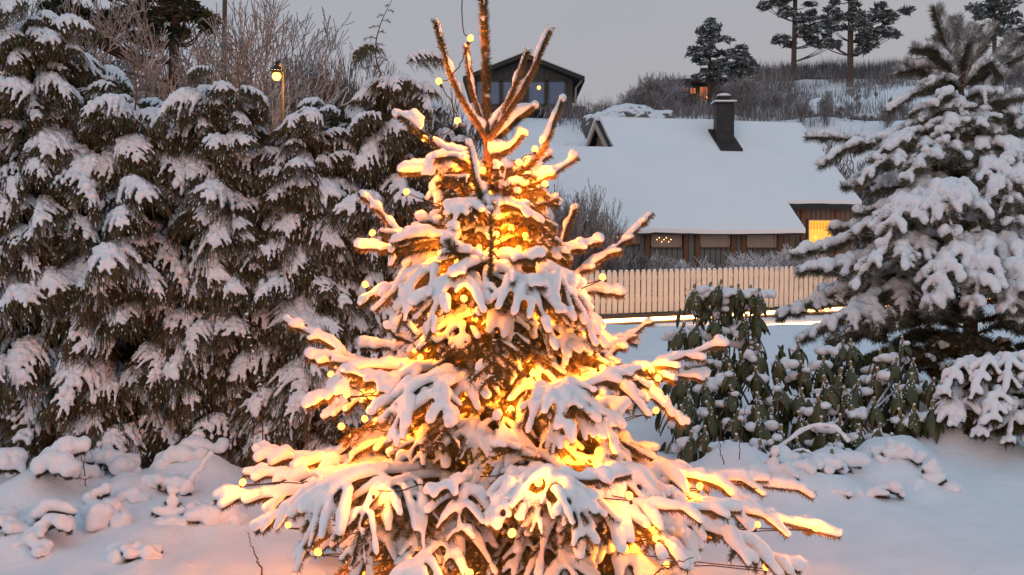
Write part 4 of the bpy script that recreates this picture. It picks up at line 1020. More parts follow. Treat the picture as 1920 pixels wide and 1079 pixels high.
# ------------------------------------------------------------------ rhododendrons
def leaf_mesh():
    b = MB(); n = 6; V = []; L = .175; W_ = .027
    for i in range(n):
        u = i / (n - 1); w = W_ * math.sin(math.pi * min(1, u * .93 + .07)) ** .7 if i < n - 1 else .001
        x = .022 * math.sin(u * 2.2) + .006; z = -L * u
        V += [(x - .006, -w, z), (x + .004, 0, z), (x - .006, w, z)]
    T = []
    for i in range(n - 1):
        for j in range(2):
            a = i * 3 + j; T += [(a, a + 1, a + 4), (a, a + 4, a + 3)]
    b.add(V, T); return b.mesh('leaf', [M_leaf], True)
leaf_me = leaf_mesh()
def bud_mesh(k):
    r = np.random.default_rng(k); b = MB(); tube(b, [(0, 0, -.16), (0, 0, 0), (0, 0, .012)], [.004, .005, .006], 6, 0); blob(b, (0, 0, .03), (.012, .012, .026), 1)
    for q in range(6):
        a = q * 1.05; tube(b, [(math.cos(a) * .009, math.sin(a) * .009, .0), (math.cos(a) * .016, math.sin(a) * .016, -.02)], [.004, .002], 4, 1)
    return b.mesh('leaf_whorl', [M_stem, M_bud], True)
def whorl_snow(k):
    r = np.random.default_rng(k + 50); b = MB()
    for q in range(34):
        a = r.random() * 6.28; h = r.uniform(0, 1) ** 1.2; R_ = .012 + .046 * h
        s_ = r.uniform(.003, .0075) * (1.2 - .4 * h); b.add(*octa((math.cos(a) * R_, math.sin(a) * R_, .02 - .11 * h), (s_, s_, s_ * r.uniform(.8, 1.8))))
    blob(b, (.004, .002, .05), (.010, .010, .008), 0, r, .2)
    if k % 2: blob(b, (.035 * math.cos(k), .035 * math.sin(k), -.015), (.035, .03, .022), 0, r, .25)
    return b.mesh('whorl_snow', [M_snowsoft], True)
buds = [bud_mesh(k) for k in range(2)]; wsn = [whorl_snow(k) for k in range(5)]
rd = np.random.default_rng(31)
def rhodo(label, cx, cyb, Yb, region, sx=41, sy=44, pads=12, sc=1.0, extra=None):
    """region: function px -> (top_py, bottom_py) over x0..x1"""
    base = P(cx, cyb, Yb); base[2] = g1(base[0], base[1])
    t = thing('rhododendron', label, 'shrub', base)
    x0, x1, fn = region; st = MB(); S = MB(); count = 0; pts = []
    x = x0 + sx / 2; col = 0
    while x < x1:
        top, bot = fn(x); y = top + (sy / 2 if col % 2 else 0) + rd.uniform(0, 10)
        while y < bot:
            Y = np.interp(y, [560, 860], [8.6, 6.9]) + rd.uniform(-.12, .12)
            pts.append((x + rd.uniform(-11, 11), y + rd.uniform(-10, 10), Y)); y += sy
        x += sx; col += 1
    if extra: pts += extra
    for (x, y, Y) in pts:
        if count > 36: break
        p = P(x, y, Y) - base; count += 1
        w = obj('leaf_whorl', buds[int(rd.integers(2))], t, p, (rd.uniform(-.25, .25), rd.uniform(-.25, .25), rd.uniform(0, 6.28)), rd.uniform(.95, 1.35) * sc)
        n = int(rd.integers(7, 9)); a0 = rd.random() * 6
        for q in range(n):
            a = a0 + q * 2 * math.pi / n + rd.uniform(-.2, .2); tl = rd.uniform(-.38, -.10)
            obj('leaf', leaf_me, w, (math.cos(a) * .006, math.sin(a) * .006, rd.uniform(-.02, .005)), (rd.uniform(-.15, .15), tl, a), (1, rd.uniform(.85, 1.2), rd.uniform(.75, 1.1)))
        obj('whorl_snow', wsn[int(rd.integers(5))], w)
        c = np.array([p[0] * .35, p[1] * .3 + .25, max(.02, p[2] * .25)])
        tube(st, resample([[p[0] * .12, .3, -.02], c, p + [0, .02, -.22], p + [0, 0, -.14]], 9), np.linspace(.011, .004, 9), 5)
        if rd.random() < .75:
            q = p + np.array([rd.uniform(-.09, .09), rd.uniform(.04, .14), rd.uniform(-.13, -.03)])
            for e in range(5): blob(S, q + rd.normal(size=3) * [.045, .03, .012], np.array([rd.uniform(.035, .075), rd.uniform(.035, .05), rd.uniform(.025, .045)]))
    obj('stem', st.mesh('stem', [M_fbark]), t)
    if S.n: obj('shrub_snow', snow_mesh(S, 'shrub_snow', M_snowsoft, .012, 2, .02), t)
    # leaves deeper in the shrub
    fi = MB(); LV = np.array([v.co[:] for v in leaf_me.vertices]); LT = np.array([list(p.vertices) for p in leaf_me.polygons])
    for (x, y, Y) in pts:
        for q in range(9 if not extra else 3):
            p = P(x, y, Y) - base + np.array([rd.uniform(-.13, .13), rd.uniform(.12, .5), rd.uniform(-.22, .0)])
            a = rd.uniform(0, 6.28); R = np.array([[math.cos(a), -math.sin(a), 0], [math.sin(a), math.cos(a), 0], [0, 0, 1]])
            V = LV.copy(); V[:, 0] += -V[:, 2] * rd.uniform(0, .6); fi.add(V @ R.T + p, LT)
    obj('inner_leaves', fi.mesh('inner_leaves', [M_leaf], True), t, kind='stuff')
    return t
rhodo('tall thin rhododendron with drooping leaves and flat snow cap standing before the fence', 1380, 800, 8.4,
      (1285, 1290, lambda x: (10, 0)), extra=[(x, y, 8.45 + d) for x, y, d in [(1303, 545, 0), (1330, 540, .1), (1350, 536, 0), (1372, 548, .1), (1385, 542, 0), (1408, 545, .05), (1424, 552, 0), (1320, 570, .1), (1360, 575, .1),
      (1345, 600, -.1), (1398, 600, -.1), (1415, 590, 0), (1280, 618, 0), (1307, 612, -.1), (1340, 635, 0), (1400, 640, 0), (1415, 635, 0), (1300, 665, -.1), (1330, 672, -.15), (1362, 668, -.1), (1390, 675, -.15), (1290, 700, -.2), (1320, 705, -.2), (1350, 700, -.2)]])
tall = [o for o in COL.objects if o.get('label', '').startswith('tall thin')][0]; cu = MB()
for x in range(1300, 1432, 9):
    q_ = P(x, 549 + 4 * math.sin(x * .2), 8.5) - np.array(tall.location); blob(cu, q_ + rd.normal(size=3) * .012, (.05, .06, .028))
obj('snow_cushion', snow_mesh(cu, 'snow_cushion', M_snow, .012, 2, .02), tall)
rhodo('rhododendron with hanging leaf clusters behind the right tips of the decorated spruce', 1335, 870, 7.3, (1270, 1395, lambda x: (690, 860)))
rhodo('rhododendron with leaf clusters directly under the tall thin rhododendron', 1440, 880, 7.2, (1395, 1480, lambda x: (650, 860)))
rhodo('rhododendron in the middle of the bed below the pale frosted bough tips', 1540, 885, 7.1, (1480, 1585, lambda x: (648, 850)))
rhodo('rhododendron with upright pale buds left of the outermost green clusters', 1640, 885, 7.1, (1585, 1690, lambda x: (640, 840)))
rhodo('outermost right rhododendron with the brightest green hanging leaves', 1730, 880, 7.1, (1690, 1810, lambda x: (670 + (x - 1690) * .45, 800)))
rhodo('tiny low rhododendron capped with a round cushion of snow', 1585, 900, 6.6, (1500, 1501, lambda x: (10, 0)), extra=[(1560, 858, 6.6), (1580, 866, 6.5), (1600, 862, 6.55), (1612, 868, 6.6), (1572, 872, 6.5)])
cu = MB()
cc_ = P(1586, 862, 6.5); tub = [o for o in COL.objects if o.get('label', '').startswith('tiny low')][0]
for k in range(7): blob(cu, cc_ - np.array(tub.location) + rd.normal(size=3) * [.05, .03, .01], (.08, .07, .045))
obj('snow_cushion', snow_mesh(cu, 'snow_cushion', M_snow, .01, 3, .02), tub)

# ------------------------------------------------------------------ bare trees, pines and brush in the background
def bare_tree(seed, H_, levels=5, r0=.09, spread=.55, upness=.25, nb=3, twig_mat=1, lean=0, multi=1, minr=.004, first=.25):
    r = np.random.default_rng(seed); b = MB()
    def grow(p, d, L, rad, lv):
        n = 5; pts = [p]; dd = d
        for i in range(n - 1):
            dd = nz(dd + r.normal(size=3) * .13 + np.array([0, 0, upness * .18])); pts.append(pts[-1] + dd * L / (n - 1))
        r1 = max(minr, rad * .62); tube(b, pts, np.linspace(rad, r1, n), 6 if lv == 0 else (4 if lv < 3 else 3), 0 if lv < 2 else twig_mat, cap=False)
        if lv >= levels: return
        k = nb + (1 if r.random() < .5 else 0)
        for q in range(k):
            t = first + (1 - first) * (q + r.random()) / k if lv == 0 else .25 + .75 * (q + r.random()) / k
            f = t * (n - 1); i = min(n - 2, int(f)); st = pts[i] * (1 - (f - i)) + pts[i + 1] * (f - i)
            ax = nz(np.cross(dd, r.normal(size=3))); nd = nz(dd * (1 - spread * .5) + ax * spread * r.uniform(.8, 1.5) + np.array([0, 0, upness * .4]))
            grow(st, nd, L * r.uniform(.5, .72), max(minr, rad * .5 * (1 - .3 * t)), lv + 1)
        grow(pts[-1], dd, L * .62, r1, lv + 1)
    for m in range(multi): grow(np.array([r.normal() * .1 * (multi > 1), r.normal() * .1 * (multi > 1), -.1]), nz(np.array([lean + r.normal() * .25 * (multi > 1), r.normal() * .2 * (multi > 1), 1])), H_ * .42, r0, 0)
    return b
bushes = [bare_tree(40 + k, 3.0, 4, .025, .45, .8, 3, 1, 0, 5, .006).mesh('bare_bush', [M_redtwig, M_ftwig]) for k in range(4)]
btrees = [bare_tree(60 + k, 6.5, 5, .09, .5, .35, 3, 1, 0, 1, .0075).mesh('bare_tree', [M_fbark, M_ftwig]) for k in range(4)]
M_fwhite = mat('snow_crusted_twig', (.34, .31, .31), .9, (.50, .48, .49), 8, frost=.9, frostlo=.1, frosthi=.8)
wbushes = [bare_tree(45 + k, 3.0, 4, .03, .6, .35, 3, 1, 0, 5, .010).mesh('crusted_bush', [M_fwhite, M_fwhite]) for k in range(2)]
rtrees = [bare_tree(80 + k, 5.0, 4, .05, .42, .6, 4, 1, 0, 2, .0065).mesh('bare_tree', [M_redtwig, M_redtwig]) for k in range(3)]
rb = np.random.default_rng(77)
def place(me, name, label, cat, px, Y, top_py, h0, group, base=None, sx=1.0):
    q = P(px, 500, Y); z = g1(q[0], Y) if base is None else P(px, base, Y)[2]
    top = P(px, top_py, Y)[2]; s_ = max(.3, (top - z) / h0)
    return thing(name, label, cat, (q[0], Y, z - .05), group, me, ) , s_
# true height of each mesh
def mh(me): return max(v.co.z for v in me.vertices)
HB = {me.name: mh(me) for me in bushes + btrees + rtrees + wbushes}
def put(me, name, label, cat, px, Y, top_py, group, base=None, w=1.0):
    q = P(px, 500, Y); z = g1(q[0], Y); top = P(px, top_py, Y)[2]; s_ = max(.15, (top - z) / HB[me.name])
    o = thing(name, label, cat, (q[0], Y, z - .05), group, me); o.scale = (s_ * w, s_ * w, s_); o.rotation_euler = (0, 0, rb.uniform(0, 6.28)); return o
# left: frosted bare trees behind the hedge
for (px, Y, top, kk) in [(1525, 35, 262, 0), (1565, 35, 285, 1), (1600, 36, 300, 2), (1640, 36, 290, 3)]:
    put(bushes[kk], 'verge_bush', 'brown bare bush behind the sloping right end of the snowy roof', 'shrub', px, Y, top, 'bare bushes behind the right roof end', w=1.6)
for k, (px, Y, top, kind) in enumerate([(475, 15, -60, 0), (60, 17, -40, 1), (180, 19, -10, 2), (250, 15, 10, 3), (390, 17, 0, 1), (545, 22, 45, 0), (-20, 15, -60, 3), (110, 22, 10, 0)]):
    lab = ['large bare tree with frosted crown leaning out left of the street lamp', 'bare frosted tree rising behind the tallest hedge tree', 'bare frosted tree between the tallest hedge tree and thick pine trunk',
           'bare frosted tree close beside the thick pine trunk on its left', 'bare frosted tree between the thick and the thin pine trunk', 'small bare tree standing directly behind the street lamp',
           'bare frosted tree at the far left corner of the photo', 'slender bare frosted tree farther back behind the tallest hedge tree'][k]
    put(btrees[kind], 'bare_tree', lab, 'tree', px, Y, top, None)
for k in range(30):
    px = -40 + 29 * k + rb.uniform(-14, 14); Y = rb.uniform(20, 29); top = np.interp(px, [0, 300, 560, 660, 820], [40, 90, 80, 75, 150]) + rb.uniform(-15, 45)
    put(rtrees[k % 3], 'thicket_tree', 'thin bare brownish tree in the thicket behind the snowy hedge', 'tree', px, Y, top, 'thin bare trees of the thicket behind the hedge', w=.7)
# behind the house: frosted bushes and young trees on the slope
for k in range(64):
    px = rb.uniform(1010, 1720); Y = rb.uniform(43, 58); top = np.interp(px, [1010, 1090, 1150, 1200, 1290, 1420, 1500, 1720], [232, 195, 165, 140, 130, 150, 178, 190]) + rb.uniform(-8, 55)
    if 1100 < px < 1245: Y = rb.uniform(47, 58)
    elif px > 1500: top = rb.uniform(178, 225)
    if 1268 < px < 1348: top = max(top, 188)
    zone = 'between the dark cabin and the boulder mound' if px < 1130 else 'just left of the frosted conifer pair' if px < 1300 else 'between the frosted conifers and the first tall pine' if px < 1480 else 'on the open snowy slope below the tall pines'
    kind = 'bush' if k % 3 else 'tree'
    put((bushes[k % 4] if k % 3 else btrees[k % 4]), 'frosted_' + kind, ('twiggy frosted bush ' if kind == 'bush' else 'small bare frosted tree ') + zone, 'shrub' if kind == 'bush' else 'tree', px, Y, top, ('frosted bushes ' if kind == 'bush' else 'frosted trees ') + zone, w=1.25)
for (px, Y, top, w, lab, kk) in [(1085, 24.3, 355, 1.0, 'bare brown bush in front of the left end of the house', 0), (1050, 24.3, 330, 1.0, 'bare brown bush right behind the crown of the decorated spruce', 1), (1125, 24.2, 385, .9, 'thin bare bush against the house eave left of the curtained windows', 2),
                             (1440, 26.0, 462, 1.5, 'low frosted bush in front of the house wall beside the lit window', 3), (1488, 26.3, 452, 1.2, 'low frosted bush directly below the lit yellow window', 0), (1410, 25.8, 468, 1.4, 'low frosted bush under the rightmost curtained window', 1),
                             (1250, 25.0, 474, 1.7, 'sparse twiggy bush before the wall under the middle window', 2), (1195, 24.9, 462, 1.5, 'sparse twiggy bush before the wall left of the middle window', 0)]:
    put(bushes[kk] if px < 1200 and px != 1190 else wbushes[kk % 2], 'bare_bush', lab, 'shrub', px, Y, top, None, w=w)

def clump_crown(b, clumps, r, n, size, m=0):
    """foliage: small leaf-sized faces in flattened clumps"""
    for c, rad in clumps:
        c = np.asarray(c, float); k = int(n)
        v = r.normal(size=(k, 3)); v /= np.linalg.norm(v, axis=1, keepdims=True); v *= (r.random((k, 1)) ** .45)
        p = c + v * np.asarray(rad); d1 = r.normal(size=(k, 3)); d1[:, 2] *= .45; d1 /= np.linalg.norm(d1, axis=1, keepdims=True)
        d2 = np.cross(d1, r.normal(size=(k, 3))); d2[:, 2] *= .5; d2 /= np.linalg.norm(d2, axis=1, keepdims=True)
        s_ = size * r.uniform(.6, 1.4, (k, 1))
        V = np.stack([p - d2 * s_ * .35, p + d2 * s_ * .35, p + d1 * s_], 1).reshape(-1, 3); b.add(V, np.arange(k * 3).reshape(-1, 3), m)
def tall_pine(label, px, base_py, Y, w, clumps, r0, seed, size=.35, n=100, mats=None, lean=0, top=-160):
    r = np.random.default_rng(seed); base = P(px, base_py, Y); base[2] -= .3
    t = thing('pine_tree', label, 'tree', base)
    tk = MB(); tp_ = resample([(0, 0, -.5), P(px + lean * .5, (base_py + top) / 2, Y) - base, P(px + lean, top, Y) - base], 16); tube(tk, tp_, np.linspace(r0, r0 * .45, 16), 10, 0)
    cr_ = MB(); cl = []
    for (x, y, rx, ry) in clumps:
        for q in range(max(4, int(rx / 4.2))):
            dY = r.uniform(-1, 1) * rx * Y / F * .7; c = P(x + r.uniform(-.8, .8) * rx, y + r.uniform(-.8, .8) * ry, Y + dY) - base
            k = 11 * Y / F; cl.append((c, (k * r.uniform(.7, 1.3), k * r.uniform(.7, 1.3), k * .5)))
            j = tp_[np.argmin(np.abs(tp_[:, 2] - (c[2] - .4 * abs(c[0]))))]
            tube(tk, resample([j, (j + c) / 2 + [0, 0, -.15], c], 6), np.linspace(r0 * .22, r0 * .05, 6), 4, 0, cap=False)
    obj('trunk', tk.mesh('trunk', [mats[0]], True), t)
    clump_crown(cr_, cl, r, n, size); obj('crown', cr_.mesh('crown', [mats[1]]), t, )
    return t
PM = (M_pinebark, M_pinefar)
tall_pine('left one of the two tall pines on the slope, trunk reddish brown', 1487, 172, 76, 1, [(1450, 10, 30, 16), (1500, 20, 40, 25), (1530, 60, 40, 22), (1480, -30, 70, 25), (1545, 85, 28, 8), (1475, 78, 22, 9), (1440, -40, 40, 20), (1500, -90, 80, 40)],   .22, 1, .3, mats=PM, lean=8)
tall_pine('right one of the two tall pines on the slope, wider crown and dark trunk', 1594, 190, 70, 1, [(1600, 20, 70, 22), (1640, 40, 50, 22), (1560, 45, 40, 20), (1680, 30, 30, 14), (1620, 75, 30, 12), (1545, 80, 18, 8), (1600, -30, 90, 25), (1660, 62, 26, 8), (1600, -90, 80, 40), (1610, 95, 16, 5)], .24, 2, .3, mats=PM, lean=2, n=110)
tall_pine('distant pine crown behind the top of the bristly snowy pine', 1868, 250, 60, 1, [(1860, 10, 60, 16), (1900, 35, 40, 14), (1835, 25, 25, 10), (1880, 60, 50, 10), (1870, -30, 70, 25), (1905, 80, 25, 8)], .16, 3, .26, mats=(M_pinebark, M_pinefar), lean=-8, n=80)
def conifer(label, px, base_py, top_py, Y, wpx, seed, bare=.35):
    r = np.random.default_rng(seed); base = P(px, base_py, Y); top = P(px, top_py, Y)[2] - base[2]; t = thing('conifer_tree', label, 'tree', base)
    tk = MB(); tube(tk, [(0, 0, -.5), (0, 0, top * .5), (0, 0, top * .97)], [.14, .09, .03], 8); cr_ = MB(); cl = []
    for k in range(70):
        f = r.random(); z = top * (bare + (1 - bare) * f); R_ = wpx * Y / F * (math.sin(math.pi * min(1, .28 + .72 * f)) ** .8) * r.uniform(.3, 1); a = r.random() * 6.28
        cl.append(((math.cos(a) * R_, math.sin(a) * R_, z), (.30, .30, .12)))
        tube(tk, [(0, 0, z - .15), (math.cos(a) * R_, math.sin(a) * R_, z)], [.03, .01], 4, 0, cap=False)
    obj('trunk', tk.mesh('trunk', [M_darkpinebark]), t); clump_crown(cr_, cl, r, 80, .2); obj('crown', cr_.mesh('crown', [M_confrost]), t)
conifer('frosted conifer rising above the house chimney, taller of the pair', 1330, 200, 38, 54, 44, 5, .32)
conifer('smaller frosted conifer just right of the chimney', 1388, 205, 88, 55, 32, 6, .15)
# the thick pine and the thin one behind the hedge
tall_pine('thick dark pine trunk with drooping dark crown behind the snowy hedge', 312, 430, 15, 1, [(215, 40, 90, 35), (160, 60, 60, 20), (280, 15, 60, 30), (350, 20, 35, 25), (380, 35, 18, 22), (120, 20, 50, 25), (250, -40, 120, 40), (330, 70, 12, 14)], .105, 4, .13, n=170, mats=(M_darkpinebark, mat('near_pine_foliage', (.035, .04, .022), .8, (.07, .065, .04), 4, frost=.5, frostlo=1.0, frosthi=1.5)), lean=22, top=-80)
tp2 = thing('pine_tree', 'thin straight reddish pine trunk right of the thick dark one', 'tree', P(420, 430, 18))
b = MB(); tube(b, resample([(0, 0, -1.5), P(419, 200, 18) - np.array(tp2.location), P(423, -80, 18) - np.array(tp2.location)], 12), np.linspace(.055, .04, 12), 8); obj('trunk', b.mesh('trunk', [M_pinebark], True), tp2)
b = MB(); clump_crown(b, [(P(423 + a, -60 + c, 18) - np.array(tp2.location), (.3, .3, .15)) for a, c in ((-30, 0), (0, -20), (30, 5), (10, -40))], rb, 120, .13); obj('crown', b.mesh('crown', [M_pinefar]), tp2)

# undergrowth on the hill: uncountable brush
bu = MB(); N = 2600
bx = rb.uniform(2, 46, N); by = rb.uniform(40, 93, N); sel = rb.random(N) < np.where(by > 76, .95, .5); ratio = bx / by
sel &= ~((by < 74) & (ratio > .28) & (rb.random(N) < .72))
bx, by = bx[sel], by[sel]; bz = gh(bx, by)
for x, y, z in zip(bx, by, bz):
    k = 46; h = (rb.uniform(.7, 1.5) if y > 76 else rb.uniform(.5, 1.2)); a = rb.random(k) * 6.28; tl = rb.uniform(0, .8, k); w = .018 * y / 50
    st = np.stack([x + rb.normal(size=k) * .45, y + rb.normal(size=k) * .45, np.full(k, z - .1) + rb.random(k) * .3], 1); d = np.stack([np.cos(a) * tl, np.sin(a) * tl, np.ones(k)], 1) * h * rb.uniform(.5, 1.1, (k, 1))
    sd = np.stack([np.sin(a), -np.cos(a), np.zeros(k)], 1) * w
    bu.add(np.stack([st - sd, st + sd, st + d], 1).reshape(-1, 3), np.arange(k * 3).reshape(-1, 3))
obj('hill_undergrowth', bu.mesh('hill_undergrowth', [M_brush]), None, kind='stuff', label='frosted brown undergrowth covering the hill behind the house')
# the rounded hedge-like heath on the skyline
hb = MB()
for k in range(150):
    px = rb.uniform(1405, 1700); Y = rb.uniform(84, 90); c = P(px, 166 + rb.uniform(-9, 8) + (px - 1405) * .005, Y); clump_crown(hb, [(c, (1.1, 1.1, .55))], rb, 60, .35)
for k in range(26):
    c = P(rb.uniform(1415, 1475), 158 + rb.uniform(-5, 8), 84); clump_crown(hb, [(c, (.9, .9, .5))], rb, 80, .35)
obj('skyline_heath', hb.mesh('skyline_heath', [M_heath]), None, kind='stuff', label='dark brown heath along the skyline below the tall pines')

# street lamps behind the hedge
def lamp(label, px, py, Y, power, r=.10):
    c = P(px, py, Y); base = np.array([c[0], c[1], g1(c[0], c[1])]); h = c[2] - base[2]
    t = thing('street_lamp', label, 'street lamp', base)
    b = MB(); tube(b, [(0, .0, 0), (0, .0, h * .6), (0, 0, h + .12)], [.022, .02, .016], 8); tube(b, [(0, 0, h + .12), (0, -.2, h + .2), (0, -.35, h + .16)], .022, 6); obj('pole', b.mesh('pole', [M_pole]), t)
    b = MB(); tube(b, [(0, -.35, h + .13), (0, -.35, h + .09), (0, -.35, h + .07)], [.02, .07, .08], 10); obj('lamp_shade', b.mesh('lamp_shade', [M_pole]), t)
    b = MB(); blob(b, (0, -.35, h), (r, r, r)); obj('lamp_globe', b.mesh('lamp_globe', [M_lamp], True), t)
    ld = bpy.data.lights.new('lamp_light', 'POINT'); ld.energy = power; ld.color = (1, .40, .10); ld.shadow_soft_size = r * 1.1
    l = bpy.data.objects.new('lamp_light', ld); COL.objects.link(l); l.parent = t; l.location = (0, -.35, h - .02)
lamp('glowing orange street lamp above the snowy hedge', 531, 152, 12.5, 300, .055)
lamp('small far glowing lamp at the left edge behind the hedge', 16, 122, 26, 350, .06)
lamp('glowing orange lamp mostly hidden behind the hedge left of centre', 244, 252, 12, 160, .05)

# ------------------------------------------------------------------ plants half buried in the foreground snow
jr = np.random.default_rng(99)
def ground_plant(label, px, py, arms, name='buried_shrub', cat='shrub', **k):
    Y = CAMZ * F / (py - 455); base = P(px, py, Y); b0 = base.copy(); b0[2] += .034; base[2] = g1(base[0], base[1]) - .02
    t = thing(name, label, cat, base)
    for a in arms:
        pts = [P(x, y, Y + dy) - b0 for x, y, dy in a]
        spruce_branch(t, pts, jr, **{**dict(lat=.13, nlat=3, R=.041, droop=.3, subsnow=.1, per_m=1500, w=.0045, ln=.022, mats=[M_twig, M_thuja, M_needlef], smat=M_snow, voxel=.0105, disp=.016, r0=.008, fan=.1, t0=.2), **k})
    return t
ground_plant('snow capped juniper tuft with an upright hooked arm left of the lowest spruce boughs', 330, 1000, [[(330, 1010, 0), (322, 970, -.02), (326, 935, 0)], [(335, 1005, 0), (370, 985, -.02), (398, 1005, -.03)], [(325, 1010, 0), (325, 1000, -.1), (322, 1030, -.16)], [(335, 1000, .05), (350, 970, .05), (385, 985, .05)]])
ground_plant('snow smothered low juniper at the foot of the hedge left of the leaning stick', 190, 985, [[(190, 990, 0), (180, 960, 0), (200, 948, 0)], [(180, 990, 0), (140, 1000, 0), (110, 985, 0)], [(200, 990, 0), (240, 1000, -.05), (262, 1040, -.1)], [(190, 985, .1), (240, 960, .1), (270, 965, .1)]])
ground_plant('snow smothered low juniper in the bottom left corner', 60, 1040, [[(60, 1040, 0), (20, 1010, 0), (-20, 1015, 0)], [(60, 1040, 0), (100, 1010, 0), (130, 1020, 0)], [(70, 1045, 0), (60, 1050, -.1), (80, 1070, -.15)], [(60, 1030, .1), (90, 985, .1), (140, 990, .1)]])
ground_plant('snow smothered juniper spreading below the dark foot of the hedge near its middle', 270, 930, [[(270, 935, 0), (230, 915, 0), (190, 905, 0)], [(270, 935, 0), (330, 905, 0), (380, 900, 0)], [(280, 930, .1), (350, 890, .1), (420, 885, .1)], [(260, 930, .1), (150, 900, .1), (90, 915, .1)]], R=.06)
ground_plant('snow smothered juniper spreading at the far left foot of the hedge', 60, 960, [[(60, 960, 0), (110, 930, 0), (160, 915, 0)], [(50, 960, 0), (20, 945, 0), (-20, 950, 0)], [(60, 960, 0), (100, 950, -.1), (130, 965, -.15)]], R=.06)
ground_plant('snowy juniper arms reaching from the hedge foot behind the lowest left spruce boughs', 450, 905, [[(450, 915, 0), (480, 880, 0), (540, 860, 0)], [(440, 915, 0), (400, 900, 0), (370, 910, 0)], [(450, 905, .2), (520, 860, .2), (590, 850, .2)]], R=.06)
for (lab, px, py, n_) in [('snow buried shrub bump right beside the hooked juniper tuft', 395, 1010, 3), ('snow buried dark shrub under the middle of the left hedge foot', 140, 940, 4), ('low snow buried twiggy hump in front of the beaded stem', 175, 1010, 4),
                    ('snow buried shrub hump at the very left edge', -5, 1000, 4), ('tiny snow buried tuft near the bottom edge left of centre', 255, 1060, 3), ('snow buried shrub close under the leaning snowy stick', 310, 955, 4), ('small snow buried bump at the left hedge foot corner', 20, 925, 4),
                    ('snow buried shrub hump in front of the round snow cushion', 1545, 925, 4), ('snow buried shrub hump directly left of the round snow cushion', 1490, 915, 4), ('snow buried shrub right of the round snow cushion', 1665, 905, 4)]:
    arms = []
    for q in range(n_):
        a = jr.uniform(-1, 1); arms.append([(px, py, 0), (px + a * 25, py - jr.uniform(14, 30), jr.uniform(-.05, .1)), (px + a * jr.uniform(45, 75), py - jr.uniform(-6, 14), jr.uniform(-.12, .15))])
    ground_plant(lab, px, py, arms, R=jr.uniform(.045, .06), lat=.12)
ground_plant('small upright snow capped tuft right of the lowest right spruce boughs', 1450, 935, [[(1452, 940, 0), (1450, 915, 0), (1452, 890, 0)], [(1450, 940, 0), (1490, 920, 0), (1520, 925, 0)], [(1450, 940, 0), (1420, 925, 0), (1390, 930, 0)]])
ground_plant('low dark evergreen shrub with thin snow streaks under the bristly pine', 1850, 800, [[(1850, 800, 0), (1780, 700, 0), (1730, 660, -.1)], [(1850, 800, 0), (1820, 690, -.1), (1790, 680, -.3)], [(1850, 800, 0), (1860, 680, 0), (1850, 665, -.3)], [(1850, 800, 0), (1900, 690, 0), (1930, 680, -.2)],
             [(1850, 800, .2), (1800, 660, .2), (1760, 640, .2)], [(1850, 800, .2), (1870, 650, .2), (1890, 640, .2)], [(1850, 800, .2), (1930, 660, .2), (1980, 650, .2)], [(1850, 800, -.1), (1790, 730, -.3), (1750, 730, -.4)], [(1850, 800, -.1), (1850, 720, -.4), (1830, 730, -.5)], [(1850, 800, -.1), (1910, 720, -.4), (1930, 740, -.5)]],
             R=.026, lat=.3, nlat=6, droop=.5, ln=.06, w=.009, per_m=1500, subsnow=.1, clump=True, r0=.012, voxel=.014)
ground_plant('small tuft poking from the smooth snow in the lower right', 1752, 925, [[(1752, 935, 0), (1748, 900, 0), (1752, 880, 0)], [(1750, 935, 0), (1790, 925, 0), (1800, 945, 0)], [(1740, 930, 0), (1710, 920, 0), (1690, 940, 0)]], per_m=2200)
ground_plant('snowy low tuft between the two lower right bumps beside the rhododendrons', 1620, 945, [[(1620, 950, 0), (1590, 930, 0), (1560, 935, 0)], [(1620, 950, 0), (1660, 925, 0), (1690, 935, 0)]])
ground_plant('snowy seedling with knobbly snow beads beside the right spruce tips', 1300, 860, [[(1300, 865, 0), (1302, 830, 0), (1306, 795, 0)], [(1300, 850, 0), (1280, 838, 0), (1270, 835, 0)]], lumps=8, lat=.06)
ground_plant('snow loaded drooping shrub at the right edge beside the outermost rhododendron', 1860, 860, [[(1850, 865, 0), (1840, 780, 0), (1800, 740, -.1), (1770, 790, -.25)], [(1860, 865, 0), (1860, 760, 0), (1850, 735, -.2), (1820, 800, -.35)], [(1870, 865, 0), (1880, 750, 0), (1890, 735, -.2), (1880, 820, -.4)],
             [(1880, 865, 0), (1900, 750, 0), (1930, 740, -.2), (1925, 830, -.35)], [(1860, 865, .2), (1830, 745, .2), (1790, 735, .2)], [(1870, 865, .2), (1880, 730, .25), (1920, 725, .25)], [(1890, 865, .1), (1940, 760, .1), (1980, 800, 0)], [(1800, 870, 0), (1790, 800, -.15), (1780, 850, -.3)], [(1840, 870, 0), (1850, 800, -.2), (1835, 870, -.38)], [(1890, 870, 0), (1900, 810, -.2), (1890, 880, -.4)], [(1930, 870, 0), (1940, 820, -.2), (1945, 890, -.4)], [(1860, 870, .2), (1800, 780, .1), (1760, 800, .0)], [(1870, 870, -.1), (1870, 790, -.3), (1862, 840, -.45)]], R=.040, lat=.26, nlat=5, droop=.8, r0=.012, clump=True, ln=.05, w=.007, per_m=1500, subsnow=.15, fan=.3)
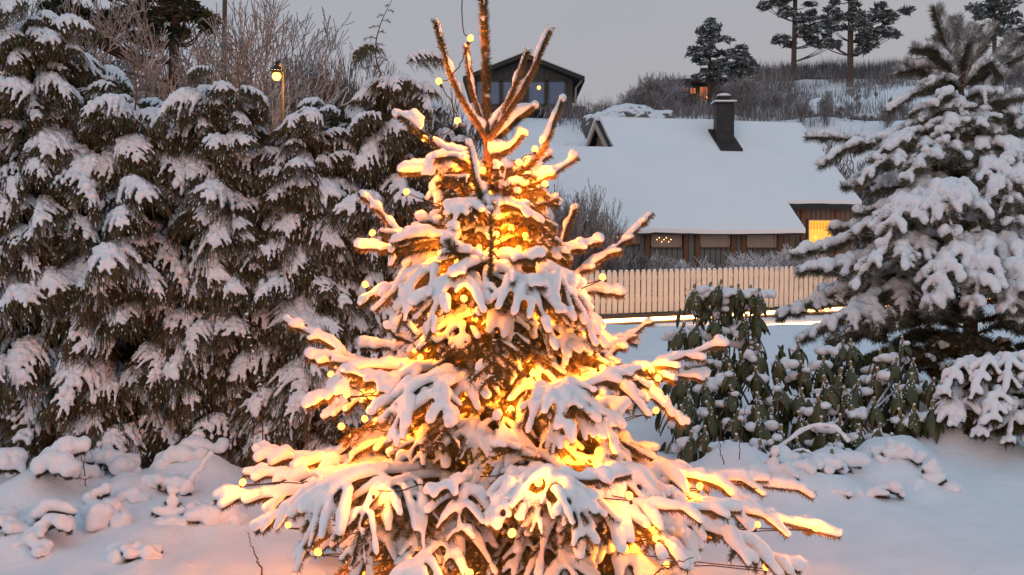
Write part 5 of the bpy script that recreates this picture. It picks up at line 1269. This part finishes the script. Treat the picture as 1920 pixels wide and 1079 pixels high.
def stick(label, pts, Y, r, R, name='dead_stem', snow=True, beads=0, cat='stem'):
    base = P(pts[0][0], pts[0][1], Y); t = thing(name, label, cat, base); b = MB(); q = resample([P(x, y, Y) - base for x, y in pts], 26); q += jr.normal(size=q.shape) * .003
    q[0][2] -= .1; tube(b, q, np.linspace(r, r * .45, 26), 6); obj('stalk', b.mesh('stalk', [M_stem]), t)
    S = MB()
    if beads:
        for k in range(beads):
            i = int(26 * (.25 + .75 * k / beads)); blob(S, q[min(25, i)] + jr.normal(size=3) * .005, np.array([1, 1, .8]) * R * jr.uniform(.6, 1.2))
    elif snow: tube(S, q[3:] + [0, 0, R * .6], R * (1 + .5 * (jr.random(23) - .5)), 7)
    if S.n: obj('stem_snow', snow_mesh(S, 'stem_snow', M_snow, .006, 1, .01), t)
stick('snow covered stick leaning out of the drift toward the upper right', [(262, 1000), (320, 945), (365, 895), (396, 852)], 5.9, .008, .017)
stick('thin upright stem beaded with snow in front of the dark hedge foot', [(166, 950), (160, 900), (150, 845), (138, 800)], 6.0, .004, .008, beads=26)
stick('thin beaded stem standing before the middle of the hedge', [(492, 800), (490, 740), (475, 680), (462, 590)], 6.0, .004, .009, beads=40)
stick('long arching snow covered bramble bending over the rhododendron foot', [(1400, 890), (1450, 850), (1510, 808), (1560, 802), (1592, 830)], 6.6, .009, .017)
stick('shorter arching bramble under the long snowy arch', [(1430, 905), (1470, 860), (1505, 845), (1540, 865)], 6.5, .006, .010)
stick('straight thin brown stem left of the snowy brambles', [(1385, 900), (1388, 840), (1398, 760)], 6.5, .004, .006, snow=False)
stick('pair partner thin stem tilted beside the straight brown stem', [(1362, 890), (1350, 840), (1352, 790)], 6.5, .004, .006, snow=False)
stick('bare thin twig poking out below the lowest left spruce bough', [(492, 1075), (478, 1040), (465, 1000)], 4.0, .004, .006, snow=False)
stick('slanting twig poking from the snow among the left brambles', [(1380, 925), (1425, 880), (1450, 860)], 6.3, .008, .014)
stick('thin bare stalk before the lower boughs near the bottom centre', [(1225, 1078), (1260, 1060), (1300, 1044)], 3.6, .0035, .005, snow=False)

bpy.data.scenes.remove(MELT_)
